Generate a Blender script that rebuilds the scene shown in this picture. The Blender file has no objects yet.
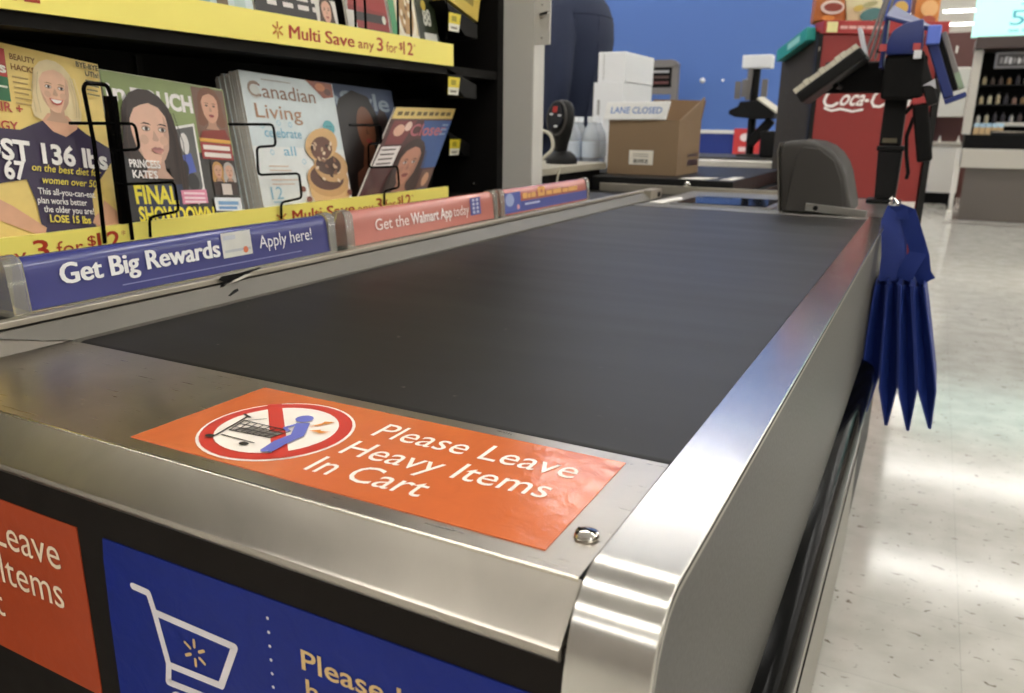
import bpy, bmesh, math, random
from mathutils import Vector, Matrix
random.seed(7)
scn = bpy.context.scene
COL = scn.collection

# ------------------------------------------------------------------ camera
cam_d = bpy.data.cameras.new('camera')
cam = bpy.data.objects.new('camera', cam_d); COL.objects.link(cam)
cam_d.sensor_width = 36.0; cam_d.lens = 27.658
cam_d.clip_start = 0.02; cam_d.clip_end = 200
cr = Vector((0.8860086738, 0.4635364711, 0.0110711290))      # right
cu = -Vector((0.1355503092, -0.2361104976, -0.9622255175))   # up
cb = -Vector((-0.4434126110, 0.8540408497, -0.2720284608))   # back
CAM = Vector((0.11614801, -0.29792963, 1.06))
m = Matrix((cr, cu, cb)).transposed().to_4x4(); m.translation = CAM
cam.matrix_world = m
cam_d.dof.use_dof = True; cam_d.dof.focus_distance = 0.62; cam_d.dof.aperture_fstop = 11.0
scn.camera = cam

# ------------------------------------------------------------------ world, exposure
w = bpy.data.worlds.new('world'); scn.world = w; w.use_nodes = True
w.node_tree.nodes['Background'].inputs[0].default_value = (0.8, 0.8, 0.78, 1)
w.node_tree.nodes['Background'].inputs[1].default_value = 0.3
scn.view_settings.view_transform = 'Standard'; scn.view_settings.look = 'None'
scn.view_settings.gamma = 1.0; scn.view_settings.use_curve_mapping = False
scn.view_settings.exposure = 0.22
LIGHT = 15.0          # strength of the ceiling light panels

# ------------------------------------------------------------------ materials
def lin(c):
    if isinstance(c, str):
        c = c.lstrip('#'); c = [int(c[i:i+2], 16) for i in (0, 2, 4)]
    o = []
    for v in c:
        v = v/255.0
        o.append(v/12.92 if v <= .04045 else ((v+.055)/1.055)**2.4)
    return (*o, 1.0)
MATS = {}
def mat(name, col, rough=.5, metal=0.0, var=.08, scale=40, emit=0, trans=0, bump=0, spec=.5, coat=0, alpha=1, coords='Object'):
    if name in MATS: return MATS[name]
    mt = bpy.data.materials.new(name); mt.use_nodes = True
    nt = mt.node_tree; N = nt.nodes; L = nt.links
    b = N['Principled BSDF']
    c = lin(col)
    b.inputs['Base Color'].default_value = c
    b.inputs['Roughness'].default_value = rough
    b.inputs['Metallic'].default_value = metal
    b.inputs['Specular IOR Level'].default_value = spec
    b.inputs['Coat Weight'].default_value = coat
    b.inputs['Transmission Weight'].default_value = trans
    b.inputs['Alpha'].default_value = alpha
    if emit:
        b.inputs['Emission Color'].default_value = c; b.inputs['Emission Strength'].default_value = emit
    if var:
        tc = N.new('ShaderNodeTexCoord'); no = N.new('ShaderNodeTexNoise')
        no.inputs['Scale'].default_value = scale; no.inputs['Detail'].default_value = 4
        L.new(tc.outputs[coords], no.inputs['Vector'])
        mr = N.new('ShaderNodeMapRange'); mr.inputs[3].default_value = 1-var; mr.inputs[4].default_value = 1+var
        L.new(no.outputs['Fac'], mr.inputs[0])
        mx = N.new('ShaderNodeVectorMath'); mx.operation = 'SCALE'; mx.inputs[0].default_value = c[:3]
        L.new(mr.outputs[0], mx.inputs['Scale']); L.new(mx.outputs[0], b.inputs['Base Color'])
        m2 = N.new('ShaderNodeMapRange'); m2.inputs[3].default_value = max(0, rough*.85); m2.inputs[4].default_value = min(1, rough*1.15)
        L.new(no.outputs['Fac'], m2.inputs[0]); L.new(m2.outputs[0], b.inputs['Roughness'])
        if bump:
            bp = N.new('ShaderNodeBump'); bp.inputs['Strength'].default_value = bump; bp.inputs['Distance'].default_value = .001
            L.new(no.outputs['Fac'], bp.inputs['Height']); L.new(bp.outputs[0], b.inputs['Normal'])
    MATS[name] = mt
    return mt
def steel(name, col, rough, stretch, scr=.25, aniso=.0):
    """brushed steel: grain stretched along one axis, wandering smudges and fine scratches"""
    mt = bpy.data.materials.new(name); mt.use_nodes = True
    nt = mt.node_tree; N = nt.nodes; L = nt.links; b = N['Principled BSDF']
    b.inputs['Metallic'].default_value = 1.0
    tc = N.new('ShaderNodeTexCoord')
    mp = N.new('ShaderNodeMapping'); mp.inputs['Scale'].default_value = stretch; L.new(tc.outputs['Object'], mp.inputs[0])
    g = N.new('ShaderNodeTexNoise'); g.inputs['Scale'].default_value = 1; g.inputs['Detail'].default_value = 3; L.new(mp.outputs[0], g.inputs[0])
    s = N.new('ShaderNodeTexNoise'); s.inputs['Scale'].default_value = 14; s.inputs['Detail'].default_value = 5; s.inputs['Distortion'].default_value = .6; L.new(tc.outputs['Object'], s.inputs[0])
    # scratches: thin crest lines of a distorted wave-like noise
    sc = N.new('ShaderNodeTexNoise'); sc.inputs['Scale'].default_value = 22; sc.inputs['Detail'].default_value = 2; sc.inputs['Distortion'].default_value = 2.5; L.new(tc.outputs['Object'], sc.inputs[0])
    ab = N.new('ShaderNodeMath'); ab.operation = 'SUBTRACT'; ab.inputs[1].default_value = .5; L.new(sc.outputs['Fac'], ab.inputs[0])
    ab2 = N.new('ShaderNodeMath'); ab2.operation = 'ABSOLUTE'; L.new(ab.outputs[0], ab2.inputs[0])
    th = N.new('ShaderNodeMapRange'); th.inputs[1].default_value = 0; th.inputs[2].default_value = .006; th.inputs[3].default_value = 1; th.inputs[4].default_value = 0; L.new(ab2.outputs[0], th.inputs[0])
    c = lin(col)
    mr = N.new('ShaderNodeMapRange'); mr.inputs[1].default_value = .3; mr.inputs[2].default_value = .7; mr.inputs[3].default_value = .86; mr.inputs[4].default_value = 1.08; L.new(s.outputs['Fac'], mr.inputs[0])
    mx = N.new('ShaderNodeVectorMath'); mx.operation = 'SCALE'; mx.inputs[0].default_value = c[:3]; L.new(mr.outputs[0], mx.inputs['Scale']); L.new(mx.outputs[0], b.inputs['Base Color'])
    r = N.new('ShaderNodeMapRange'); r.inputs[3].default_value = rough*.85; r.inputs[4].default_value = rough*1.15; L.new(g.outputs['Fac'], r.inputs[0])
    ra = N.new('ShaderNodeMath'); ra.operation = 'MULTIPLY_ADD'; ra.inputs[1].default_value = scr; L.new(th.outputs[0], ra.inputs[0]); L.new(r.outputs[0], ra.inputs[2])
    L.new(ra.outputs[0], b.inputs['Roughness'])
    bp = N.new('ShaderNodeBump'); bp.inputs['Strength'].default_value = .03; bp.inputs['Distance'].default_value = .0006; L.new(g.outputs['Fac'], bp.inputs['Height']); L.new(bp.outputs[0], b.inputs['Normal'])
    MATS[name] = mt
    return mt
def K(k):
    """material by key; '#rrggbb' gives printed ink"""
    if k in MATS: return MATS[k]
    if k.startswith('#'): return mat(k, k, .38, var=.10, scale=45)
    raise KeyError(k)

steel('steel_deck', (186, 179, 168), .29, (30, 500, 30), .05)
steel('steel_lip', (190, 183, 172), .34, (600, 25, 25), .05)
steel('steel_rim', (214, 211, 205), .20, (40, 700, 40), .05)
steel('steel_plain', (180, 178, 172), .3, (300, 30, 30))
mat('rubber_black', (6, 6, 6), .12, var=.0, spec=.03)
mat('black_plastic', (15, 14, 14), .5, spec=.25)
mat('black_matte', (8, 7, 6), .75, var=.15, spec=.2)
mat('rack_black', (13, 11, 9), .65, var=.15, spec=.2)
mat('panel_black', (20, 14, 9), .65, spec=.2)
mat('side_grey', (66, 64, 59), .45, var=.03, scale=300, spec=.4)
mat('side_trim', (150, 145, 134), .4, var=.03)
mat('guard_grey', (112, 108, 100), .45, var=.06, metal=.3)
mat('guard_lip', (176, 169, 155), .32, metal=.7, var=.05)
mat('fold_glint', (235, 228, 214), .22, metal=1, var=0)
mat('kick_grey', (140, 137, 126), .45, var=.05)
mat('hood_grey', (54, 51, 47), .55, var=.04, bump=.1, scale=400)
mat('wall_paint', (78, 113, 182), .6, var=.02, scale=2)
mat('navy_paint', (28, 52, 132), .5, var=.02, scale=2)
mat('white_paint', (225, 225, 220), .5, var=.02)
mat('wall_pale', (205, 198, 188), .7, var=.02, scale=2)
mat('wall_front', (150, 144, 136), .7, var=.02, scale=2)
mat('ceiling_tile', (212, 211, 208), .9, var=.02, scale=3)
mat('post_paint', (208, 206, 199), .5, var=.02)
mat('clear_plastic', (225, 222, 210), .12, var=0, trans=.75, spec=.5)
mat('paper', (226, 222, 212), .6, var=.04)
mat('page_edge', (240, 234, 222), .7, var=.15, scale=200)
mat('denim', (26, 36, 62), .8, var=.12, scale=300, bump=.5)
mat('trouser', (30, 30, 36), .8)
mat('skin', (205, 160, 132), .5)
mat('hair', (50, 36, 26), .6)
mat('cardboard', (132, 109, 82), .75, var=.05, scale=25)
mat('cardboard_in', (112, 86, 58), .8, var=.05, scale=25)
mat('carton_white', (232, 234, 236), .55, var=.02)
mat('grey_plastic', (120, 116, 114), .5, var=.03)
mat('beige_shelf', (168, 162, 146), .5, var=.08)
mat('cable', (172, 166, 148), .5)
mat('glass_dark', (20, 24, 34), .08, var=0)
mat('red_glint', (150, 40, 36), .2, emit=.1, var=0)  # faintly glowing red that paints a reflection on the scanner
mat('cooler_red', (138, 40, 37), .4, var=.02, scale=10)
mat('cooler_side', (66, 61, 54), .7, var=.04, spec=.15)
mat('teal_card', (28, 150, 140), .45)
mat('key_cream', (206, 200, 180), .5)
mat('blue_plastic', (30, 46, 106), .4, var=.04)
mat('blue_light', (98, 122, 214), .4, var=.04)
mat('bag_blue', (17, 42, 116), .62, var=.08, scale=150, bump=.3)
mat('chrome', (225, 222, 216), .12, metal=1, var=0)
mat('kiosk_grey', (98, 90, 82), .5, var=.03)
mat('kiosk_light', (190, 184, 170), .5, var=.03)
mat('fascia_brown', (66, 52, 46), .5)
mat('mint_lit', (190, 246, 236), .4, emit=.45, var=0)
mat('brown_dark', (88, 50, 44), .5)
mat('white_fixture', (226, 220, 208), .5, var=.02)
mat('lamp_white', (255, 252, 247), .5, emit=LIGHT, var=0)

def belt_mat():
    mt = bpy.data.materials.new('belt_rubber'); mt.use_nodes = True
    nt = mt.node_tree; N = nt.nodes; L = nt.links; b = N['Principled BSDF']
    tc = N.new('ShaderNodeTexCoord')
    mp = N.new('ShaderNodeMapping'); mp.inputs['Scale'].default_value = (1.2, 7, 1); L.new(tc.outputs['Object'], mp.inputs[0])
    s = N.new('ShaderNodeTexNoise'); s.inputs['Scale'].default_value = 2.2; s.inputs['Detail'].default_value = 5; L.new(mp.outputs[0], s.inputs[0])
    cr_ = N.new('ShaderNodeValToRGB'); cr_.color_ramp.elements[0].position = .3; cr_.color_ramp.elements[0].color = lin((13, 10, 9)); cr_.color_ramp.elements[1].position = .75; cr_.color_ramp.elements[1].color = lin((20, 17, 15))
    L.new(s.outputs['Fac'], cr_.inputs[0])
    v = N.new('ShaderNodeTexNoise'); v.inputs['Scale'].default_value = 55; v.inputs['Detail'].default_value = 3; L.new(tc.outputs['Object'], v.inputs[0])
    th = N.new('ShaderNodeMapRange'); th.inputs[1].default_value = .73; th.inputs[2].default_value = .78; L.new(v.outputs['Fac'], th.inputs[0])
    mx = N.new('ShaderNodeMix'); mx.data_type = 'RGBA'; mx.inputs[7].default_value = lin((105, 98, 92)); L.new(th.outputs[0], mx.inputs[0]); L.new(cr_.outputs[0], mx.inputs[6]); L.new(mx.outputs[2], b.inputs['Base Color'])
    r = N.new('ShaderNodeMapRange'); r.inputs[3].default_value = .40; r.inputs[4].default_value = .52; L.new(s.outputs['Fac'], r.inputs[0]); L.new(r.outputs[0], b.inputs['Roughness'])
    b.inputs['Specular IOR Level'].default_value = .42
    f = N.new('ShaderNodeTexNoise'); f.inputs['Scale'].default_value = 900; L.new(tc.outputs['Object'], f.inputs[0])
    bp = N.new('ShaderNodeBump'); bp.inputs['Strength'].default_value = .12; bp.inputs['Distance'].default_value = .0004; L.new(f.outputs['Fac'], bp.inputs['Height']); L.new(bp.outputs[0], b.inputs['Normal'])
    MATS['belt_rubber'] = mt
belt_mat()
def floor_mat():
    mt = bpy.data.materials.new('floor_tile'); mt.use_nodes = True
    nt = mt.node_tree; N = nt.nodes; L = nt.links; b = N['Principled BSDF']
    tc = N.new('ShaderNodeTexCoord')
    mp = N.new('ShaderNodeMapping'); mp.inputs['Scale'].default_value = (38, 60, 1); L.new(tc.outputs['Object'], mp.inputs[0])
    sp = N.new('ShaderNodeTexNoise'); sp.inputs['Scale'].default_value = 1; sp.inputs['Detail'].default_value = 2.5; sp.inputs['Distortion'].default_value = .7; L.new(mp.outputs[0], sp.inputs[0])
    th = N.new('ShaderNodeMapRange'); th.inputs[1].default_value = .655; th.inputs[2].default_value = .71; L.new(sp.outputs['Fac'], th.inputs[0])
    cl = N.new('ShaderNodeTexNoise'); cl.inputs['Scale'].default_value = 9; cl.inputs['Detail'].default_value = 5; L.new(tc.outputs['Object'], cl.inputs[0])
    rp = N.new('ShaderNodeValToRGB'); rp.color_ramp.elements[0].position = .3; rp.color_ramp.elements[0].color = lin((184, 181, 172)); rp.color_ramp.elements[1].position = .7; rp.color_ramp.elements[1].color = lin((204, 201, 193)); L.new(cl.outputs['Fac'], rp.inputs[0])
    mx = N.new('ShaderNodeMix'); mx.data_type = 'RGBA'; mx.inputs[7].default_value = lin((122, 114, 102)); L.new(th.outputs[0], mx.inputs[0]); L.new(rp.outputs[0], mx.inputs[6])
    br = N.new('ShaderNodeTexBrick'); br.offset = 0; br.inputs['Scale'].default_value = 1; br.inputs['Brick Width'].default_value = .305; br.inputs['Row Height'].default_value = .305; br.inputs['Mortar Size'].default_value = .0008
    br.inputs['Color1'].default_value = (1, 1, 1, 1); br.inputs['Color2'].default_value = (.965, .965, .965, 1); br.inputs['Mortar'].default_value = (.8, .8, .8, 1)
    L.new(tc.outputs['Object'], br.inputs[0])
    mm = N.new('ShaderNodeMix'); mm.data_type = 'RGBA'; mm.blend_type = 'MULTIPLY'; mm.inputs[0].default_value = 1; L.new(mx.outputs[2], mm.inputs[6]); L.new(br.outputs[0], mm.inputs[7]); L.new(mm.outputs[2], b.inputs['Base Color'])
    r = N.new('ShaderNodeMapRange'); r.inputs[3].default_value = .07; r.inputs[4].default_value = .16; L.new(cl.outputs['Fac'], r.inputs[0]); L.new(r.outputs[0], b.inputs['Roughness'])
    bp = N.new('ShaderNodeBump'); bp.inputs['Strength'].default_value = .05; bp.inputs['Distance'].default_value = .002; L.new(cl.outputs['Fac'], bp.inputs['Height']); L.new(bp.outputs[0], b.inputs['Normal'])
    b.inputs['Specular IOR Level'].default_value = .6
    MATS['floor_tile'] = mt
floor_mat()
def sticker_mat(name, col, rough=.13, spec=.5):
    """glossy laminated print with a slightly bubbled film"""
    mt = bpy.data.materials.new(name); mt.use_nodes = True
    nt = mt.node_tree; N = nt.nodes; L = nt.links; b = N['Principled BSDF']
    tc = N.new('ShaderNodeTexCoord')
    n1 = N.new('ShaderNodeTexNoise'); n1.inputs['Scale'].default_value = 60; n1.inputs['Detail'].default_value = 6; n1.inputs['Distortion'].default_value = .8; L.new(tc.outputs['Object'], n1.inputs[0])
    c = lin(col)
    mr = N.new('ShaderNodeMapRange'); mr.inputs[3].default_value = .92; mr.inputs[4].default_value = 1.08; L.new(n1.outputs['Fac'], mr.inputs[0])
    mx = N.new('ShaderNodeVectorMath'); mx.operation = 'SCALE'; mx.inputs[0].default_value = c[:3]; L.new(mr.outputs[0], mx.inputs['Scale']); L.new(mx.outputs[0], b.inputs['Base Color'])
    b.inputs['Roughness'].default_value = rough; b.inputs['Specular IOR Level'].default_value = spec
    bp = N.new('ShaderNodeBump'); bp.inputs['Strength'].default_value = .35; bp.inputs['Distance'].default_value = .0012; L.new(n1.outputs['Fac'], bp.inputs['Height']); L.new(bp.outputs[0], b.inputs['Normal'])
    MATS[name] = mt
sticker_mat('sticker_orange', (206, 108, 62)); sticker_mat('poster_orange', (170, 70, 38), .35, .25); sticker_mat('poster_blue', (14, 36, 124), .35, .2)

# ------------------------------------------------------------------ geometry helpers
def V(*a): return Vector(a)
class Frame:
    """a plane: origin, unit right, unit up; at(a, b, lift) gives a world point"""
    def __init__(s, O, u, v): s.O, s.u, s.v = Vector(O), Vector(u).normalized(), Vector(v).normalized(); s.n = s.u.cross(s.v)
    def at(s, a, b, l=0): return s.O + s.u*a + s.v*b + s.n*l
_tx = {}
def text_geo(t, bold):
    k = (t, bold)
    if k not in _tx:
        cu_ = bpy.data.curves.new('t', 'FONT'); cu_.body = t; cu_.size = 1; cu_.offset = bold; cu_.resolution_u = 3; cu_.fill_mode = 'FRONT'
        ob = bpy.data.objects.new('t', cu_); COL.objects.link(ob)
        dg = bpy.context.evaluated_depsgraph_get(); ev = ob.evaluated_get(dg); me = ev.to_mesh()
        vs = [(v.co.x, v.co.y) for v in me.vertices]; fs = [tuple(p.vertices) for p in me.polygons]
        ev.to_mesh_clear(); bpy.data.objects.remove(ob); bpy.data.curves.remove(cu_)
        _tx[k] = (vs, fs)
    return _tx[k]
def cap_h():
    vs, _ = text_geo('H', 0.0); ys = [v[1] for v in vs]; return max(ys)-min(ys)
class MB:
    def __init__(s, M=None): s.v, s.f, s.mi, s.mats, s.M = [], [], [], [], M
    def m(s, k):
        if k not in s.mats: s.mats.append(k)
        return s.mats.index(k)
    def add(s, vs, fs, k):
        o = len(s.v); i = s.m(k)
        for p in vs:
            p = Vector(p); s.v.append(s.M @ p if s.M else p)
        for f in fs: s.f.append([o+j for j in f]); s.mi.append(i)
        return s
    def box(s, x0, x1, y0, y1, z0, z1, k):
        return s.add([(x0,y0,z0),(x1,y0,z0),(x1,y1,z0),(x0,y1,z0),(x0,y0,z1),(x1,y0,z1),(x1,y1,z1),(x0,y1,z1)],
              [(0,3,2,1),(4,5,6,7),(0,1,5,4),(1,2,6,5),(2,3,7,6),(3,0,4,7)], k)
    def prism(s, pts, axis, a, b, k):
        """polygon pts in the plane of the two other axes (in x,y,z order), extruded along axis"""
        def mk(p, t):
            q = list(p); q.insert('xyz'.index(axis), t); return tuple(q)
        n = len(pts)
        area = sum(pts[i][0]*pts[(i+1)%n][1]-pts[(i+1)%n][0]*pts[i][1] for i in range(n))
        if axis == 'y': area = -area
        if area < 0: pts = list(reversed(pts))
        vs = [mk(p, a) for p in pts]+[mk(p, b) for p in pts]
        fs = [tuple(range(n-1, -1, -1)), tuple(range(n, 2*n))]+[(i, (i+1)%n, n+(i+1)%n, n+i) for i in range(n)]
        return s.add(vs, fs, k)
    def tube(s, path, r, k, seg=8, closed=False, caps=True):
        path = [Vector(p) for p in path]; n = len(path)
        rs = r if isinstance(r, (list, tuple)) else [r]*n
        vs, fs = [], []
        ref = None
        for i, p in enumerate(path):
            if closed: t = path[(i+1) % n]-path[i-1]
            else: t = path[min(i+1, n-1)]-path[max(i-1, 0)]
            t.normalize()
            if ref is None: ref = Vector((0,0,1)) if abs(t.z) < .9 else Vector((1,0,0))
            a = t.cross(ref)
            if a.length < 1e-4: a = t.orthogonal()
            a.normalize(); b = a.cross(t).normalized(); ref = b
            for j in range(seg):
                th = 2*math.pi*j/seg; vs.append(p+(a*math.cos(th)+b*math.sin(th))*rs[i])
        m_ = n if closed else n-1
        for i in range(m_):
            for j in range(seg):
                i2 = (i+1) % n
                fs.append((i*seg+j, i*seg+(j+1)%seg, i2*seg+(j+1)%seg, i2*seg+j))
        if not closed and caps: fs += [tuple(range(seg-1, -1, -1)), tuple((n-1)*seg+j for j in range(seg))]
        return s.add(vs, fs, k)
    def loft(s, rings, k, caps=True):
        n = len(rings[0]); vs = [p for r in rings for p in r]; fs = []
        for i in range(len(rings)-1):
            for j in range(n): fs.append((i*n+j, i*n+(j+1)%n, (i+1)*n+(j+1)%n, (i+1)*n+j))
        if caps: fs += [tuple(range(n-1, -1, -1)), tuple((len(rings)-1)*n+j for j in range(n))]
        return s.add(vs, fs, k)
    def lathe(s, prof, c, k, seg=16, axis='z'):
        rings = []
        for r, z in prof:
            ring = []
            for j in range(seg):
                t = 2*math.pi*j/seg; a, b = r*math.cos(t), r*math.sin(t)
                ring.append({'z': (c[0]+a, c[1]+b, c[2]+z), 'y': (c[0]+b, c[1]+z, c[2]+a), 'x': (c[0]+z, c[1]+a, c[2]+b)}[axis])
            rings.append(ring)
        return s.loft(rings, k)
    # flat print on a Frame
    def poly(s, F, pts, k, l=.0003): return s.add([F.at(a, b, l) for a, b in pts], [tuple(range(len(pts)))], k)
    def rect(s, F, a0, a1, b0, b1, k, l=.0003): return s.poly(F, [(a0,b0),(a1,b0),(a1,b1),(a0,b1)], k, l)
    def ell(s, F, a, b, ra, rb, k, l=.0004, n=20, rot=0):
        c_, s_ = math.cos(rot), math.sin(rot); P = []
        for j in range(n):
            t = 2*math.pi*j/n; x, y = ra*math.cos(t), rb*math.sin(t); P.append((a+x*c_-y*s_, b+x*s_+y*c_))
        return s.poly(F, P, k, l)
    def ring(s, F, a, b, r0, r1, k, l=.0004, n=40):
        vs = [F.at(a+r*math.cos(2*math.pi*j/n), b+r*math.sin(2*math.pi*j/n), l) for r in (r0, r1) for j in range(n)]
        return s.add(vs, [(j, n+j, n+(j+1)%n, (j+1)%n) for j in range(n)][0:0]+[(j, (j+1)%n, n+(j+1)%n, n+j)[::-1] for j in range(n)], k)
    def stroke(s, F, pts, w_, k, l=.0004):
        """flat line of width w_ with round joints"""
        for (a0, b0), (a1, b1) in zip(pts, pts[1:]):
            dx, dy = a1-a0, b1-b0; d = math.hypot(dx, dy) or 1; nx, ny = -dy/d*w_/2, dx/d*w_/2
            s.poly(F, [(a0-nx, b0-ny), (a1-nx, b1-ny), (a1+nx, b1+ny), (a0+nx, b0+ny)], k, l)
        for a, b in pts: s.ell(F, a, b, w_/2, w_/2, k, l+.00004, 10)
        return s
    def text(s, t, F, a, b, w_, h, k, l=.0006, bold=0.0, shear=0, rise=0, dbl=0):
        """text with baseline at (a,b), cap height h, stretched to width w_"""
        vs, fs = text_geo(t, bold)
        if not vs: return s
        if dbl: s.text(t, F, a+dbl, b, w_, h, k, l+.00005, bold, shear, rise)
        x0 = min(v[0] for v in vs); x1 = max(v[0] for v in vs); sy = h/cap_h(); sx = w_/(x1-x0) if w_ else sy
        return s.add([F.at(a+(x-x0)*sx+y*sy*shear, b+y*sy+rise*(x-x0)*sx, l) for x, y in vs], fs, k)
    def build(s, name, parent=None, bevel=0, smooth=False, seg=2):
        me = bpy.data.meshes.new(name)
        off = parent_loc(parent)
        me.from_pydata([v-off for v in s.v], [], s.f)
        for k in s.mats: me.materials.append(K(k))
        me.polygons.foreach_set('material_index', s.mi)
        if bevel:
            bm = bmesh.new(); bm.from_mesh(me); bmesh.ops.remove_doubles(bm, verts=bm.verts, dist=1e-6)
            ed = [e for e in bm.edges if len(e.link_faces) == 2 and e.calc_face_angle(0) > .5]
            bmesh.ops.bevel(bm, geom=ed, offset=bevel, segments=seg, profile=.5, affect='EDGES', clamp_overlap=True)
            bm.to_mesh(me); bm.free()
        if smooth:
            me.polygons.foreach_set('use_smooth', [True]*len(me.polygons))
            try: me.set_sharp_from_angle(angle=math.radians(38))
            except Exception: pass
        me.update()
        o = bpy.data.objects.new(name, me); COL.objects.link(o)
        if parent: o.parent = parent
        return o
def parent_loc(p):
    o = Vector((0,0,0))
    while p: o += p.location; p = p.parent
    return o
def thing(name, label, cat, loc=(0,0,0), group=None):
    o = bpy.data.objects.new(name, None); COL.objects.link(o); o.location = loc; o.empty_display_size = .05
    return tag(o, label, cat, group)
def tag(o, label, cat, group=None):
    o['label'] = label; o['category'] = cat
    if group: o['group'] = group
    return o
def struct(o, label=None):
    o['kind'] = 'structure'
    if label: o['label'] = label
    return o
def part(o, label): o['label'] = label; return o
def dup(root, loc, label=None):
    r = root.copy(); COL.objects.link(r); r.location = loc
    if label: r['label'] = label
    for ch in list(root.children):
        c = ch.copy(); COL.objects.link(c); c.parent = r
        for g in list(ch.children):
            d = g.copy(); COL.objects.link(d); d.parent = c
    return r
def arc(c, r, a0, a1, n):
    return [(c[0]+r*math.cos(math.radians(a0+(a1-a0)*i/n)), c[1]+r*math.sin(math.radians(a0+(a1-a0)*i/n))) for i in range(n+1)]
def rounded(path, r, n=4):
    """round the corners of a 3D polyline"""
    P = [Vector(p) for p in path]; out = [P[0]]
    for i in range(1, len(P)-1):
        a = (P[i-1]-P[i]); b = (P[i+1]-P[i]); d = min(r, a.length*.45, b.length*.45)
        p0 = P[i]+a.normalized()*d; p1 = P[i]+b.normalized()*d
        for j in range(n+1):
            t = j/n; out.append(p0*(1-t)**2+P[i]*2*t*(1-t)+p1*t*t)
    out.append(P[-1]); return out
def spark(mb, F, a, b, r0, r1, w_, k, l=.0006, rot=15):
    for i in range(6):
        t = math.radians(rot+60*i); c, s = math.cos(t), math.sin(t)
        mb.stroke(F, [(a+c*r0, b+s*r0), (a+c*r1, b+s*r1)], w_, k, l)

# ------------------------------------------------------------------ room shell
struct(MB().box(-14, 12, -9, 34, -.1, 0, 'floor_tile').build('floor'), 'pale speckled polished vinyl tile floor')
struct(MB().box(-14, 12, -9, 34, 4.2, 4.3, 'ceiling_tile').build('ceiling'))
struct(MB().box(-14, 12, 34, 34.1, 0, 4.2, 'wall_pale').build('wall_far'))
struct(MB().box(-14, 12, -9.1, -9, 0, 4.2, 'wall_front').build('wall_front'))
struct(MB().box(-14.1, -14, -9, 34, 0, 4.2, 'wall_pale').build('wall_left'))
struct(MB().box(12, 12.1, -9, 34, 0, 4.2, 'wall_pale').build('wall_right'))
wb = MB().box(-14, -.3, 7.0, 7.15, 0, 4.2, 'wall_paint').build('wall_back'); struct(wb, 'bright blue painted wall behind the checkout lanes')
struct(MB().box(-14, -.3, 6.985, 6.999, 0, 1.0, 'navy_paint').build('baseboard_back'), 'dark blue lower band of the blue wall')
struct(MB().box(-14, -.3, 6.975, 6.999, 1.0, 1.03, 'white_paint').build('trim_1'), 'thin white stripe along the blue wall')
struct(MB().box(.3, 1.2, 10.3, 10.34, 0, .004, 'kiosk_grey').build('trim_2'), 'dark strip on the floor before the display counter')

# ceiling lights
lamp = None
for x in (-11.3, -8.2, -5.1, -2.0, 1.1, 4.2, 7.3, 10.4):
    for iy in range(13):
        y = -6.4+3.2*iy
        if lamp is None:
            lamp = thing('ceiling_light', 'long white fluorescent light strip on the store ceiling', 'ceiling light', (x, y, 4.12), 'ceiling light strips')
            MB().box(x-1.34, x+1.34, y-.14, y+.14, 4.15, 4.2, 'white_paint').build('housing', lamp)
            MB().box(x-1.30, x+1.30, y-.11, y+.11, 4.12, 4.149, 'lamp_white').build('diffuser', lamp)
        else: dup(lamp, (x, y, 4.12))

# ------------------------------------------------------------------ checkout counter
D = .86
ct = thing('checkout_counter', 'long grey checkout counter with black conveyor belt and stainless steel edges', 'checkout counter', (-.3, .8, 0))
# body
MB().box(-.66, .018, -.016, 1.70, .02, .835, 'black_matte').build('body', ct)
# front panel
MB().box(-.70, .0, -.021, -.016, .02, .836, 'panel_black').build('front_panel', ct)
# deck plate and sloped lip
MB().box(-.70, -.0015, .0, .1425, .852, D, 'steel_deck').build('deck_plate', ct, bevel=.0006)
lip = [(.0005, .8595), (-.0225, .838)]+[(-.0205+.005*math.cos(math.radians(a)), .8345+.005*math.sin(math.radians(a))) for a in (150, 180, 210, 240, 270)]+[(-.014, .8295), (-.014, .834), (.0005, .850)]
MB().box(-.0024, -.0002, .0, .1425, .85, .8603, 'black_matte').build('deck_seam', ct)
part(MB().prism(lip, 'x', -.70, -.001, 'steel_lip').build('front_lip', ct, smooth=True), 'sloped brushed steel lip with rounded lower edge')
MB().tube([(-.70, .0, .8590), (-.0025, .0, .8590)], .0014, 'fold_glint', 10).build('fold_edge', ct, smooth=True)  # brighter metal paints in the line of light along the fold
# belt: rounded front nose
bl = arc((.155, .846), .0115, 180, 90, 8)+arc((1.70, .846), .0115, 90, 0, 8)+[(1.7115, .82), (.1435, .82)]
part(MB().prism(bl, 'x', -.577, -.0035, 'belt_rubber').build('conveyor_belt', ct, smooth=True), 'black rubber conveyor belt')
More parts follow.
